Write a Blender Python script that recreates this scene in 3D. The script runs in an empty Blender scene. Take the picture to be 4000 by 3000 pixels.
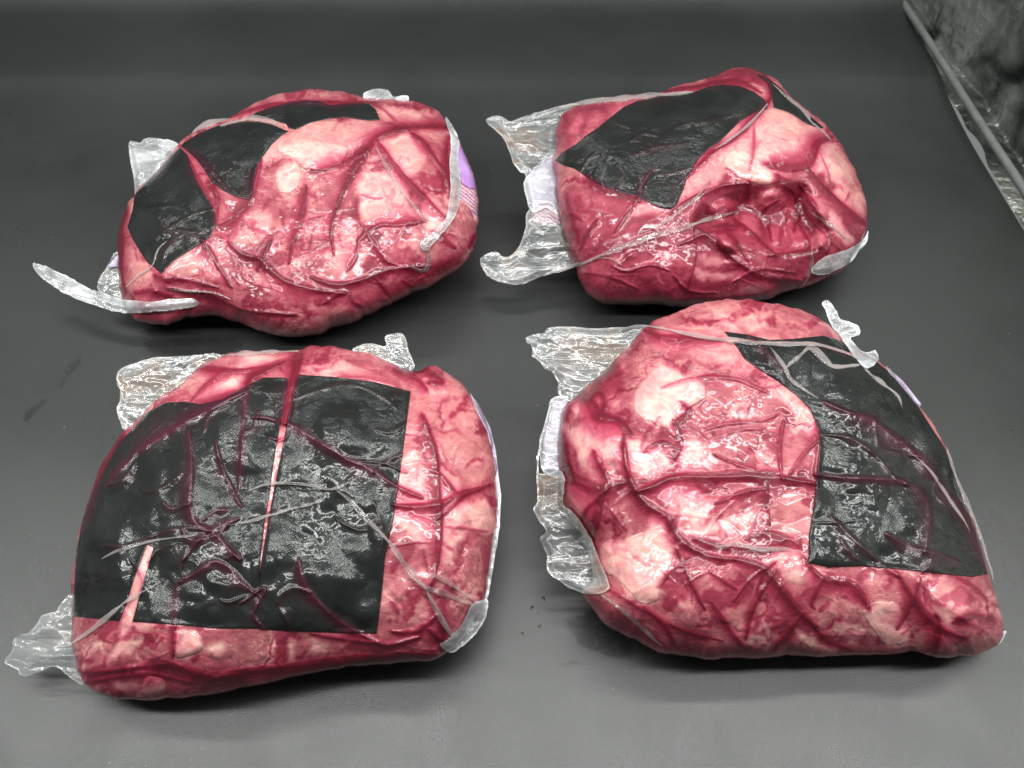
import bpy, math, random
import numpy as np
from mathutils import Matrix, Vector

random.seed(7)
sc = bpy.context.scene
COL = sc.collection
R = math.radians

# ------------------------------------------------------------------ camera
CAM_H, PITCH, FPX = 0.50, 52.0, 3022.0        # metres, degrees below the horizon, focal length in photo pixels
cam_d = bpy.data.cameras.new("camera")
cam = bpy.data.objects.new("camera", cam_d)
COL.objects.link(cam)
cam.location = (0, 0, CAM_H)
cam.rotation_euler = (R(90 - PITCH), 0, 0)
cam_d.sensor_width = 36.0
cam_d.lens = 36.0 * FPX / 4000.0
cam_d.clip_start, cam_d.clip_end = 0.02, 20.0
cam_d.dof.use_dof = True
cam_d.dof.focus_distance = 0.56
cam_d.dof.aperture_fstop = 11.0
sc.camera = cam

# ------------------------------------------------------------------ light
w = bpy.data.worlds.new("World")
sc.world = w
w.use_nodes = True
w.node_tree.nodes["Background"].inputs[0].default_value = (0.95, 1.0, 0.98, 1)
w.node_tree.nodes["Background"].inputs[1].default_value = 0.23


def area(name, loc, size, power, target, col=(0.985, 1.0, 0.975)):
    d = bpy.data.lights.new(name, 'AREA')
    d.shape = 'RECTANGLE'
    d.size, d.size_y = size
    d.energy = power
    d.color = col
    o = bpy.data.objects.new(name, d)
    COL.objects.link(o)
    o.location = loc
    v = Vector(target) - Vector(loc)
    o.rotation_euler = v.to_track_quat('-Z', 'Y').to_euler()
    return o


# the light box has LED strips across its roof, front and back
area("lamp", (0.0, 0.20, 0.80), (2.2, 0.08), 17, (0.0, 0.32, 0))
area("lamp", (0.0, 0.52, 0.82), (2.2, 0.035), 11.5, (0.0, 0.50, 0))
area("lamp", (0.0, 1.08, 0.80), (2.2, 0.06), 3.6, (0.0, 0.80, 0))

sc.view_settings.view_transform = 'Standard'
sc.view_settings.look = 'None'
sc.view_settings.exposure = 0.0
sc.view_settings.gamma = 1.0
sc.cycles.max_bounces = 10
sc.cycles.transparent_max_bounces = 24
sc.cycles.caustics_reflective = False
sc.cycles.caustics_refractive = False

# ------------------------------------------------------------------ helpers
th = R(PITCH)
AX_F = np.array([0, math.cos(th), -math.sin(th)])
AX_R = np.array([1.0, 0, 0])
AX_U = np.array([0, math.sin(th), math.cos(th)])
EYE = np.array([0, 0, CAM_H])


def rays(x, y):
    """photo pixel (4000 x 3000) -> unit direction from the camera"""
    a = (np.asarray(x, float) - 2000) / FPX
    b = -(np.asarray(y, float) - 1500) / FPX
    d = AX_F + a[..., None] * AX_R + b[..., None] * AX_U
    return d / np.linalg.norm(d, axis=-1, keepdims=True)


def ground_pt(x, y, z=0.0):
    d = rays(np.array([x]), np.array([y]))[0]
    s = (z - CAM_H) / d[2]
    return EYE + s * d


_tab = np.random.RandomState(5).rand(256, 256).astype(np.float32)


def vnoise(x, y, seed=0):
    x = x + seed * 17.31
    y = y + seed * 9.77
    xi = np.floor(x).astype(int)
    yi = np.floor(y).astype(int)
    fx, fy = x - xi, y - yi
    fx = fx * fx * fx * (fx * (fx * 6 - 15) + 10)
    fy = fy * fy * fy * (fy * (fy * 6 - 15) + 10)
    a = _tab[xi & 255, yi & 255]
    b = _tab[(xi + 1) & 255, yi & 255]
    c = _tab[xi & 255, (yi + 1) & 255]
    d = _tab[(xi + 1) & 255, (yi + 1) & 255]
    return (a * (1 - fx) + b * fx) * (1 - fy) + (c * (1 - fx) + d * fx) * fy - 0.5


def fbm(x, y, s, seed=0, octv=3):
    v, a = 0, 1.0
    for i in range(octv):
        v = v + a * vnoise(x / s, y / s, seed + i * 3)
        s *= 0.5
        a *= 0.5
    return v


def worley(x, y, s, seed=0):
    """distance to the two nearest cell centres (in cells) and the random value of the nearest cell"""
    x, y = x / s + seed * 3.7, y / s + seed * 5.3
    xi, yi = np.floor(x).astype(int), np.floor(y).astype(int)
    f1 = np.full(x.shape, 9.0)
    f2 = np.full(x.shape, 9.0)
    idv = np.zeros(x.shape)
    for i in (-1, 0, 1):
        for j in (-1, 0, 1):
            cx, cy = xi + i, yi + j
            px = cx + 0.1 + 0.8 * _tab[cx & 255, cy & 255]
            py = cy + 0.1 + 0.8 * _tab[(cx + 91) & 255, (cy + 37) & 255]
            d = np.hypot(x - px, y - py)
            v = _tab[(cx + 17) & 255, (cy + 203) & 255]
            m = d < f1
            f2 = np.where(m, f1, np.minimum(f2, d))
            idv = np.where(m, v, idv)
            f1 = np.where(m, d, f1)
    return f1, f2, idv


def facets(x, y, s, seed=0):
    """flat tilted facets meeting in sharp edges, like stretched film"""
    q = 0.866
    u, v = (x - y * 0.577) / s + seed * 1.9, y / (s * q) + seed * 2.3
    xi, yi = np.floor(u).astype(int), np.floor(v).astype(int)
    fx, fy = u - xi, v - yi
    a = _tab[xi & 255, yi & 255]
    b = _tab[(xi + 1) & 255, yi & 255]
    c = _tab[xi & 255, (yi + 1) & 255]
    d = _tab[(xi + 1) & 255, (yi + 1) & 255]
    lo = a + (b - a) * fx + (c - a) * fy
    hi = d + (c - d) * (1 - fx) + (b - d) * (1 - fy)
    return np.where(fx + fy < 1, lo, hi) - 0.5


def ridged(x, y, s, seed=0, octv=2):
    v, a = 0, 1.0
    for i in range(octv):
        v = v + a * (1 - 2.6 * np.abs(vnoise(x / s, y / s, seed + i * 5)))
        s *= 0.5
        a *= 0.5
    return v / 1.5


def sstep(a, b, x):
    t = np.clip((x - a) / (b - a), 0, 1)
    return t * t * (3 - 2 * t)


def catmull(P, sub, closed=True):
    P = np.asarray(P, float)
    n = len(P)
    out = []
    rng = range(n if closed else n - 1)
    for i in rng:
        if closed:
            p0, p1, p2, p3 = P[(i - 1) % n], P[i], P[(i + 1) % n], P[(i + 2) % n]
        else:
            p0, p1, p2, p3 = P[max(i - 1, 0)], P[i], P[i + 1], P[min(i + 2, n - 1)]
        for k in range(sub):
            t = k / sub
            out.append(0.5 * ((2 * p1) + (-p0 + p2) * t + (2 * p0 - 5 * p1 + 4 * p2 - p3) * t * t
                              + (-p0 + 3 * p1 - 3 * p2 + p3) * t ** 3))
    if not closed:
        out.append(P[-1])
    return np.array(out)


def sdf_poly(X, Y, P):
    """signed distance, negative inside"""
    P = np.asarray(P, float)
    d2 = np.full(X.shape, 1e12)
    ins = np.zeros(X.shape, bool)
    n = len(P)
    for i in range(n):
        ax, ay = P[i]
        bx, by = P[(i + 1) % n]
        ex, ey = bx - ax, by - ay
        l2 = ex * ex + ey * ey
        if l2 < 1e-9:
            continue
        t = np.clip(((X - ax) * ex + (Y - ay) * ey) / l2, 0, 1)
        dx, dy = X - ax - t * ex, Y - ay - t * ey
        d2 = np.minimum(d2, dx * dx + dy * dy)
        if ay != by:
            c = ((ay > Y) != (by > Y)) & (X < ex * (Y - ay) / ey + ax)
            ins ^= c
    d = np.sqrt(d2)
    return np.where(ins, -d, d)


def line_field(X, Y, P):
    """distance to a polyline and the position 0..1 along it"""
    P = np.asarray(P, float)
    L = np.r_[0, np.cumsum(np.hypot(*np.diff(P, axis=0).T))]
    d2 = np.full(X.shape, 1e12)
    s = np.zeros(X.shape)
    side = np.zeros(X.shape)
    for i in range(len(P) - 1):
        ax, ay = P[i]
        ex, ey = P[i + 1] - P[i]
        l2 = ex * ex + ey * ey + 1e-9
        t = np.clip(((X - ax) * ex + (Y - ay) * ey) / l2, 0, 1)
        dx, dy = X - ax - t * ex, Y - ay - t * ey
        q = dx * dx + dy * dy
        m = q < d2
        d2 = np.where(m, q, d2)
        s = np.where(m, (L[i] + t * (L[i + 1] - L[i])) / L[-1], s)
        side = np.where(m, np.sign(ex * dy - ey * dx), side)
    return np.sqrt(d2), s, side


def new_mesh(name, V, F, mat, parent=None, attr=None, smooth=True, uv=None):
    V = np.asarray(V, np.float32)
    if parent is not None:
        base = parent
        while base.parent:
            base = base.parent
        V = V - np.array(base.location, np.float32)
    me = bpy.data.meshes.new(name)
    me.vertices.add(len(V))
    me.vertices.foreach_set("co", V.ravel())
    if isinstance(F, np.ndarray):
        groups = [F]
    else:
        groups = [np.asarray(f, np.int32) for f in F if len(f)]
    tot = sum(g.size for g in groups)
    nf = sum(len(g) for g in groups)
    me.loops.add(tot)
    me.polygons.add(nf)
    me.loops.foreach_set("vertex_index", np.concatenate([g.ravel() for g in groups]).astype(np.int32))
    st, pos = [], 0
    for g in groups:
        st.append(pos + np.arange(len(g)) * g.shape[1])
        pos += g.size
    me.polygons.foreach_set("loop_start", np.concatenate(st).astype(np.int32))
    me.polygons.foreach_set("use_smooth", np.full(nf, smooth))
    me.update(calc_edges=True)
    me.validate()
    if attr is not None:
        a = me.attributes.new("tone", 'FLOAT_COLOR', 'POINT')
        a.data.foreach_set("color", np.asarray(attr, np.float32).ravel())
    if uv is not None:
        a = me.attributes.new("flat", 'FLOAT_VECTOR', 'POINT')
        a.data.foreach_set("vector", np.asarray(uv, np.float32).ravel())
    me.materials.append(mat)
    o = bpy.data.objects.new(name, me)
    COL.objects.link(o)
    if parent is not None:
        o.parent = parent
    return o


def tag(o, label=None, cat=None, group=None, kind=None):
    if label: o["label"] = label
    if cat: o["category"] = cat
    if group: o["group"] = group
    if kind: o["kind"] = kind
    return o


# ------------------------------------------------------------------ materials
class NT:
    def __init__(s, name):
        s.m = bpy.data.materials.new(name)
        s.m.use_nodes = True
        s.t = s.m.node_tree
        s.t.nodes.clear()
        s.out = s.t.nodes.new("ShaderNodeOutputMaterial")

    def n(s, kind, **kw):
        nd = s.t.nodes.new("ShaderNode" + kind)
        for k, v in kw.items():
            if k.startswith("i_"):
                key = k[2:].replace("_", " ")
                key = int(key) if key.isdigit() else key
                sock = nd.inputs[key]
                if hasattr(v, "is_linked") or isinstance(v, bpy.types.NodeSocket):
                    s.t.links.new(v, sock)
                else:
                    sock.default_value = v
            else:
                setattr(nd, k, v)
        return nd

    def link(s, a, b):
        s.t.links.new(a, b)

    def mix(s, fac, a, b, blend='MIX'):
        nd = s.t.nodes.new("ShaderNodeMix")
        nd.data_type = 'RGBA'
        nd.blend_type = blend
        for v, i in ((fac, 0), (a, 6), (b, 7)):
            if isinstance(v, bpy.types.NodeSocket):
                s.t.links.new(v, nd.inputs[i])
            else:
                nd.inputs[i].default_value = v if i == 0 else (tuple(v) + (1,) if len(v) == 3 else v)
        return nd.outputs[2]

    def ramp(s, fac, a, b, va=0.0, vb=1.0):
        nd = s.t.nodes.new("ShaderNodeMapRange")
        nd.interpolation_type = 'SMOOTHSTEP'
        s.t.links.new(fac, nd.inputs[0])
        nd.inputs[1].default_value, nd.inputs[2].default_value = a, b
        nd.inputs[3].default_value, nd.inputs[4].default_value = va, vb
        return nd.outputs[0]

    def math(s, op, a, b=0.0):
        nd = s.t.nodes.new("ShaderNodeMath")
        nd.operation = op
        for v, i in ((a, 0), (b, 1)):
            if isinstance(v, bpy.types.NodeSocket):
                s.t.links.new(v, nd.inputs[i])
            else:
                nd.inputs[i].default_value = v
        return nd.outputs[0]

    def noise(s, vec, scale, detail=3, rough=0.55, dist=0.0):
        nd = s.t.nodes.new("ShaderNodeTexNoise")
        s.t.links.new(vec, nd.inputs["Vector"])
        nd.inputs["Scale"].default_value = scale
        nd.inputs["Detail"].default_value = detail
        nd.inputs["Roughness"].default_value = rough
        nd.inputs["Distortion"].default_value = dist
        return nd.outputs["Fac"]


def mat_meat():
    t = NT("meat_under_film")
    co = t.n("TexCoord").outputs["Object"]
    at = t.n("Attribute", attribute_name="tone")
    sep = t.n("SeparateColor", i_0=at.outputs["Color"])
    fat, blood, pale = sep.outputs[0], sep.outputs[1], sep.outputs[2]
    n1 = t.noise(co, 28, 5, 0.6, 0.4)
    n2 = t.noise(co, 75, 5, 0.62, 1.2)
    n3 = t.noise(co, 300, 3, 0.6)
    mp = t.n("Mapping", i_Vector=co)
    mp.inputs["Scale"].default_value = (1, 3.2, 1.6)
    mp.inputs["Rotation"].default_value = (0.2, 0.3, 0.7)
    fib = t.noise(mp.outputs[0], 85, 4, 0.6, 1.0)
    lean = t.mix(t.ramp(n1, 0.30, 0.72), (0.235, 0.036, 0.058), (0.360, 0.098, 0.112))
    lean = t.mix(t.ramp(n2, 0.50, 0.68, 0, 0.55), lean, (0.50, 0.19, 0.19))
    lean = t.mix(t.ramp(fib, 0.50, 0.30, 0, 0.62), lean, (0.125, 0.010, 0.022))
    # thin pale flecks of marbling
    vein = t.noise(mp.outputs[0], 40, 4, 0.6, 2.6)
    va = t.math('ABSOLUTE', t.math('SUBTRACT', vein, 0.5))
    vm = t.math('MULTIPLY', t.ramp(va, 0.024, 0.0), t.ramp(n1, 0.46, 0.60, 0.0, 0.75))
    lean = t.mix(vm, lean, (0.66, 0.34, 0.29))
    fl_ = t.noise(mp.outputs[0], 210, 3, 0.6, 1.4)
    lean = t.mix(t.math('MULTIPLY', t.ramp(fl_, 0.60, 0.70), t.ramp(n1, 0.40, 0.60, 0.15, 0.75)), lean, (0.62, 0.31, 0.27))
    pk = t.mix(t.ramp(n2, 0.3, 0.7), (0.40, 0.115, 0.128), (0.51, 0.205, 0.195))
    pk = t.mix(t.ramp(fib, 0.50, 0.32, 0, 0.45), pk, (0.26, 0.04, 0.06))
    lean = t.mix(pale, lean, pk)
    fatc = t.mix(t.ramp(n2, 0.3, 0.7), (0.56, 0.24, 0.23), (0.70, 0.42, 0.36))
    fatc = t.mix(t.ramp(fib, 0.56, 0.74, 0, 0.55), fatc, (0.42, 0.10, 0.13))
    fatc = t.mix(t.ramp(fl_, 0.42, 0.32, 0, 0.4), fatc, (0.50, 0.17, 0.16))
    c = t.mix(fat, lean, fatc)
    # juice under the film absorbs green and blue first
    sc_ = t.n("SeparateColor", i_0=c)
    cc = t.n("CombineColor")
    for i, (k, sca) in enumerate(((0.24, 0.030), (0.014, 0.0022), (0.060, 0.0075))):
        p = t.math('POWER', k, blood)
        v = t.math('ADD', t.math('MULTIPLY', sc_.outputs[i], p), t.math('MULTIPLY', blood, sca))
        t.link(v, cc.inputs[i])
    b = t.n("BsdfPrincipled", i_Base_Color=cc.outputs[0])
    b.inputs["Roughness"].default_value = 0.5
    b.inputs["Specular IOR Level"].default_value = 0.25
    b.inputs["Coat Weight"].default_value = 0.62
    b.inputs["Coat IOR"].default_value = 1.5
    t.link(t.ramp(n1, 0.35, 0.7, 0.08, 0.16), b.inputs["Coat Roughness"])
    bm = t.n("Bump", i_Height=t.math('ADD', t.math('MULTIPLY', n3, 0.5), t.math('MULTIPLY', fib, 0.9)))
    bm.inputs["Strength"].default_value = 0.35
    bm.inputs["Distance"].default_value = 0.0012
    t.link(bm.outputs[0], b.inputs["Normal"])
    # the clinging film: small crisp wrinkles
    f1 = t.noise(co, 38, 2, 0.5, 1.6)
    f2 = t.noise(co, 150, 2, 0.5, 0.8)
    fm = t.n("Bump", i_Height=t.math('ADD', t.math('MULTIPLY', f1, 3.0), t.math('MULTIPLY', f2, t.ramp(n1, 0.45, 0.66, 0.0, 0.6))))
    fm.inputs["Strength"].default_value = 0.09
    fm.inputs["Distance"].default_value = 0.0012
    t.link(fm.outputs[0], b.inputs["Coat Normal"])
    t.link(b.outputs[0], t.out.inputs[0])
    return t.m


def mat_pad():
    t = NT("black_pad_under_film")
    co = t.n("TexCoord").outputs["Object"]
    at = t.n("Attribute", attribute_name="tone")
    sep = t.n("SeparateColor", i_0=at.outputs["Color"])
    blood = sep.outputs[1]
    fl = t.n("Attribute", attribute_name="flat").outputs["Vector"]
    n1 = t.noise(co, 35, 4, 0.6, 0.5)
    n2 = t.noise(co, 160, 3, 0.6, 0.3)
    c = t.mix(t.ramp(n1, 0.3, 0.7), (0.0070, 0.0084, 0.0076), (0.0115, 0.0132, 0.0122))
    c = t.mix(t.math('MULTIPLY', blood, 0.85), c, (0.050, 0.006, 0.016))
    b = t.n("BsdfPrincipled", i_Base_Color=c)
    b.inputs["Roughness"].default_value = 0.42
    b.inputs["Specular IOR Level"].default_value = 0.10
    b.inputs["Coat Weight"].default_value = 0.75
    t.link(t.ramp(n1, 0.35, 0.65, 0.10, 0.24), b.inputs["Coat Roughness"])
    b.inputs["Coat IOR"].default_value = 1.45
    # woven, embossed cloth
    mp = t.n("Mapping", i_Vector=fl)
    mp.inputs["Rotation"].default_value = (0, 0, 0.55)
    w1 = t.n("TexWave", i_Vector=mp.outputs[0], wave_type='BANDS', bands_direction='X')
    w1.inputs["Scale"].default_value = 135
    w1.inputs["Distortion"].default_value = 0.6
    w2 = t.n("TexWave", i_Vector=mp.outputs[0], wave_type='BANDS', bands_direction='Y')
    w2.inputs["Scale"].default_value = 135
    w2.inputs["Distortion"].default_value = 0.6
    wv = t.math('MULTIPLY', w1.outputs["Fac"], w2.outputs["Fac"])
    bm = t.n("Bump", i_Height=wv)
    bm.inputs["Strength"].default_value = 0.22
    bm.inputs["Distance"].default_value = 0.0005
    t.link(bm.outputs[0], b.inputs["Normal"])
    f1 = t.noise(co, 60, 3, 0.5, 1.8)
    f3 = t.noise(co, 330, 2, 0.5, 0.4)
    hh = t.math('ADD', t.math('MULTIPLY', f1, 2.6), t.math('ADD', t.math('MULTIPLY', n2, t.ramp(n1, 0.45, 0.62, 0.0, 0.7)), t.math('MULTIPLY', wv, t.ramp(n1, 0.42, 0.62, 0.0, 0.22))))
    hh = t.math('ADD', hh, t.math('MULTIPLY', f3, t.ramp(n1, 0.40, 0.60, 0.05, 0.55)))
    fm = t.n("Bump", i_Height=hh)
    fm.inputs["Strength"].default_value = 0.30
    fm.inputs["Distance"].default_value = 0.0012
    t.link(fm.outputs[0], b.inputs["Coat Normal"])
    t.link(b.outputs[0], t.out.inputs[0])
    return t.m


def mat_film(name, haze, tint, stain=None, rough=0.17, bump=0.6, edge=0.55, rimw=0.24):
    """thin clear plastic: mostly lets the view through, whitens where seen edge-on and glints"""
    t = NT(name)
    co = t.n("TexCoord").outputs["Object"]
    n1 = t.noise(co, 36, 3, 0.5, 0.8)
    mp = t.n("Mapping", i_Vector=co)
    mp.inputs["Scale"].default_value = (0.30, 1.5, 1.5)
    mp.inputs["Rotation"].default_value = (0.3, 0.2, 0.5)
    n2 = t.noise(mp.outputs[0], 75, 2, 0.5, 1.2)
    bm = t.n("Bump", i_Height=t.math('ADD', t.math('MULTIPLY', n1, 1.5), t.math('MULTIPLY', n2, 1.4)))
    bm.inputs["Strength"].default_value = bump
    bm.inputs["Distance"].default_value = 0.0022
    nrm = bm.outputs[0]
    tr = t.n("BsdfTransparent")
    tr.inputs[0].default_value = (0.97, 0.975, 0.975, 1)
    colr = t.mix(0.0, tint, tint)
    if stain:
        colr = t.mix(t.ramp(n1, 0.50, 0.66, 0, 0.8), tint, stain)
    df = t.n("BsdfDiffuse", i_Color=colr)
    tl = t.n("BsdfTranslucent", i_Color=colr)
    for q in (df, tl):
        t.link(nrm, q.inputs["Normal"])
    ms = t.n("MixShader")
    ms.inputs[0].default_value = 0.4
    t.link(df.outputs[0], ms.inputs[1])
    t.link(tl.outputs[0], ms.inputs[2])
    lw = t.n("LayerWeight")
    lw.inputs["Blend"].default_value = 0.5
    t.link(nrm, lw.inputs["Normal"])
    fc = t.math('POWER', lw.outputs["Facing"], 2.2)
    hz = t.math('ADD', t.math('MULTIPLY', fc, edge), t.math('MULTIPLY', t.ramp(n1, 0.35, 0.7), haze))
    sv = t.math('ABSOLUTE', t.math('SUBTRACT', n2, 0.5))
    sv2 = t.math('ABSOLUTE', t.math('SUBTRACT', t.noise(mp.outputs[0], 230, 2, 0.5, 0.8), 0.5))
    hz = t.math('ADD', hz, t.math('ADD', t.ramp(sv, 0.022, 0.0, 0, 0.13), t.ramp(sv2, 0.020, 0.0, 0, 0.04)))
    at = t.n("Attribute", attribute_name="tone")
    rim = t.n("SeparateColor", i_0=at.outputs["Color"]).outputs[0]
    hz = t.math('ADD', hz, t.math('MULTIPLY', rim, t.ramp(n1, 0.35, 0.65, rimw * 0.2, rimw * 1.6)))
    hz = t.math('MINIMUM', t.math('ADD', hz, haze * 0.3), 0.9)
    m1 = t.n("MixShader")
    t.link(hz, m1.inputs[0])
    t.link(tr.outputs[0], m1.inputs[1])
    t.link(ms.outputs[0], m1.inputs[2])
    gl = t.n("BsdfGlossy")
    gl.inputs["Roughness"].default_value = rough
    t.link(nrm, gl.inputs["Normal"])
    fr = t.n("Fresnel")
    fr.inputs[0].default_value = 1.55
    t.link(nrm, fr.inputs["Normal"])
    m2 = t.n("MixShader")
    t.link(t.math('MINIMUM', t.math('MULTIPLY', fr.outputs[0], 1.35), 0.7), m2.inputs[0])
    t.link(m1.outputs[0], m2.inputs[1])
    t.link(gl.outputs[0], m2.inputs[2])
    t.link(m2.outputs[0], t.out.inputs[0])
    return t.m


def mat_label(name, base, ink, hatch=False):
    t = NT(name)
    co = t.n("TexCoord").outputs["Object"]
    n1 = t.noise(co, 70, 4, 0.6, 0.5)
    c = t.mix(t.ramp(n1, 0.35, 0.7), base, ink)
    if hatch:
        wv = t.n("TexWave", i_Vector=co, wave_type='BANDS', bands_direction='DIAGONAL')
        wv.inputs["Scale"].default_value = 130
        wv.inputs["Distortion"].default_value = 4.0
        wv.inputs["Detail Scale"].default_value = 2.0
        c = t.mix(t.ramp(wv.outputs["Fac"], 0.42, 0.58), ink, base)
    b = t.n("BsdfPrincipled", i_Base_Color=c)
    b.inputs["Roughness"].default_value = 0.45
    b.inputs["Coat Weight"].default_value = 1.0
    b.inputs["Coat Roughness"].default_value = 0.15
    bm = t.n("Bump", i_Height=n1)
    bm.inputs["Strength"].default_value = 0.5
    bm.inputs["Distance"].default_value = 0.002
    t.link(bm.outputs[0], b.inputs["Coat Normal"])
    t.link(b.outputs[0], t.out.inputs[0])
    return t.m


def mat_sheet():
    t = NT("black_plastic_sheet")
    co = t.n("TexCoord").outputs["Object"]
    n1 = t.noise(co, 4, 4, 0.55, 0.6)
    n2 = t.noise(co, 1500, 2, 0.6)
    n3 = t.noise(co, 16, 5, 0.6, 0.8)
    c = t.mix(t.ramp(n1, 0.3, 0.7), (0.018, 0.0192, 0.0186), (0.023, 0.0245, 0.0238))
    vo = t.n("TexVoronoi", i_Vector=co)
    vo.inputs["Scale"].default_value = 42
    vo2 = t.n("TexVoronoi", i_Vector=co)
    vo2.inputs["Scale"].default_value = 170
    dust = t.math('MAXIMUM', t.ramp(vo.outputs["Distance"], 0.030, 0.012), t.math('MULTIPLY', t.ramp(vo2.outputs["Distance"], 0.09, 0.05), t.ramp(n1, 0.5, 0.65, 0, 0.5)))
    c = t.mix(dust, c, (0.20, 0.20, 0.19))
    b = t.n("BsdfPrincipled", i_Base_Color=c)
    rg = t.math('ADD', t.ramp(n3, 0.3, 0.75, 0.28, 0.37), t.ramp(n1, 0.3, 0.7, -0.03, 0.03))
    t.link(rg, b.inputs["Roughness"])
    b.inputs["Specular IOR Level"].default_value = 0.5
    bm = t.n("Bump", i_Height=n2)
    bm.inputs["Strength"].default_value = 0.28
    bm.inputs["Distance"].default_value = 0.0006
    t.link(bm.outputs[0], b.inputs["Normal"])
    t.link(b.outputs[0], t.out.inputs[0])
    return t.m


def mat_simple(name, c, rough, metal=0.0, spec=0.5):
    t = NT(name)
    co = t.n("TexCoord").outputs["Object"]
    n1 = t.noise(co, 60, 4, 0.6)
    cc = t.mix(t.ramp(n1, 0.3, 0.7), tuple(x * 0.85 for x in c), tuple(min(1, x * 1.12) for x in c))
    b = t.n("BsdfPrincipled", i_Base_Color=cc)
    b.inputs["Roughness"].default_value = rough
    b.inputs["Metallic"].default_value = metal
    b.inputs["Specular IOR Level"].default_value = spec
    t.link(b.outputs[0], t.out.inputs[0])
    return t.m


def mat_silver():
    t = NT("crinkled_silver_lining")
    co = t.n("TexCoord").outputs["Object"]
    n1 = t.noise(co, 11, 3, 0.5, 0.6)
    n2 = t.noise(co, 90, 2, 0.5)
    c = t.mix(t.ramp(n1, 0.36, 0.66), (0.03, 0.036, 0.035), (0.50, 0.51, 0.47))  # bright glints and dark reflections of the crinkles painted into the base colour
    b = t.n("BsdfPrincipled", i_Base_Color=c)
    b.inputs["Roughness"].default_value = 0.30
    b.inputs["Metallic"].default_value = 0.9
    bm = t.n("Bump", i_Height=t.math('ADD', n2, t.math('MULTIPLY', n1, 2)))
    bm.inputs["Strength"].default_value = 0.7
    bm.inputs["Distance"].default_value = 0.004
    t.link(bm.outputs[0], b.inputs["Normal"])
    t.link(b.outputs[0], t.out.inputs[0])
    return t.m


M_MEAT, M_PAD = mat_meat(), mat_pad()
M_FLAP = mat_film("clear_loose_film", 0.12, (0.93, 0.95, 0.95), stain=(0.66, 0.45, 0.33), bump=0.07)
M_SEAL = mat_film("clear_sealed_film", 0.34, (0.93, 0.95, 0.97), bump=0.10)
M_FOLD = mat_film("clear_folded_film", 0.13, (0.92, 0.82, 0.80), bump=0.05, edge=0.8, rimw=0.0)
M_LAB_P = mat_label("lilac_label", (0.34, 0.305, 0.37), (0.27, 0.20, 0.31))
M_LAB_V = mat_label("violet_label", (0.40, 0.19, 0.54), (0.48, 0.30, 0.60))
M_LAB_H = mat_label("printed_label", (0.72, 0.42, 0.40), (0.30, 0.14, 0.30), hatch=True)
M_SHEET = mat_sheet()
M_SILVER = mat_silver()
M_ROD = mat_simple("grey_rod_plastic", (0.13, 0.135, 0.13), 0.4)

# ------------------------------------------------------------------ the black sheet, the rod and the silver lining
prof = [(-0.35, 0.0), (0.2, 0.0), (0.5, 0.0)]
yy, zz = 0.60, 0.0
tilt_y = [0.60, 0.66, 0.70, 0.78, 0.82, 0.86, 0.91, 0.945, 0.98, 1.03, 1.12, 1.22]   # the sheet lies in a soft wave, then climbs
tilt_a = [0, 0, 1.0, 6.0, 12.0, 2.0, 1.0, 5.0, 24.0, 44.0, 66.0, 80.0]
while zz < 0.6 and yy < 1.4:
    prof.append((yy, zz))
    a = R(float(np.interp(yy, tilt_y, tilt_a)))
    yy, zz = yy + 0.008 * math.cos(a), zz + 0.008 * math.sin(a)
xs = np.linspace(-1.0, 0.497, 40)
V = [(x, y, z + 0.0007 * math.sin(x * 5 + y * 9) * min(1, max(0, (y - 0.6) / 0.2))) for (y, z) in prof for x in xs]
nx = len(xs)
F = [(j * nx + i, j * nx + i + 1, (j + 1) * nx + i + 1, (j + 1) * nx + i) for j in range(len(prof) - 1) for i in range(nx - 1)]
sheet = new_mesh("ground", V, np.array(F), M_SHEET)
tag(sheet, "black matt plastic sheet under the meat packs, curving up at the back", kind="structure")

# silver crinkled lining: floor strip past the sheet edge and the side wall
gx, gy = np.meshgrid(np.linspace(0, 1, 90), np.linspace(0.1, 2.0, 240))
px = 0.4962 + 0.031 * np.clip(gx / 0.12, 0, 1) + 0.06 * gx
pz = -0.004 + 0.30 * np.clip((gx - 0.12) / 0.88, 0, 1)
cr = ridged(gy * 1000, gx * 600, 70, 3, 3) * 0.006
V = np.stack([px + cr + 0.01 * fbm(gy * 1000, gx * 600, 160, 9), gy, pz + np.where(gx < 0.12, np.abs(cr) * 0.8, 0)], -1).reshape(-1, 3)
ny, nxx = gx.shape
idx = np.arange(ny * nxx).reshape(ny, nxx)
F = np.stack([idx[:-1, :-1], idx[:-1, 1:], idx[1:, 1:], idx[1:, :-1]], -1).reshape(-1, 4)
wall = new_mesh("silver_side_wall", V, F, M_SILVER)
tag(wall, "crinkled silver side wall of the light box behind the grey rod", "wall")

V, F = [], []
ns = 16
for j in range(25):
    yy = 0.2 + j * 1.5 / 24
    for k in range(ns):
        a = 2 * math.pi * k / ns
        V.append((0.497 + 0.0042 * math.cos(a) + 0.0006 * math.sin(j * 1.3), yy, 0.024 + 0.0042 * math.sin(a)))
for j in range(24):
    for k in range(ns):
        F.append((j * ns + k, j * ns + (k + 1) % ns, (j + 1) * ns + (k + 1) % ns, (j + 1) * ns + k))
rod = new_mesh("frame_rod", V, np.array(F), M_ROD)
tag(rod, "thin grey plastic rod along the edge of the black sheet", "rod")


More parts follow.
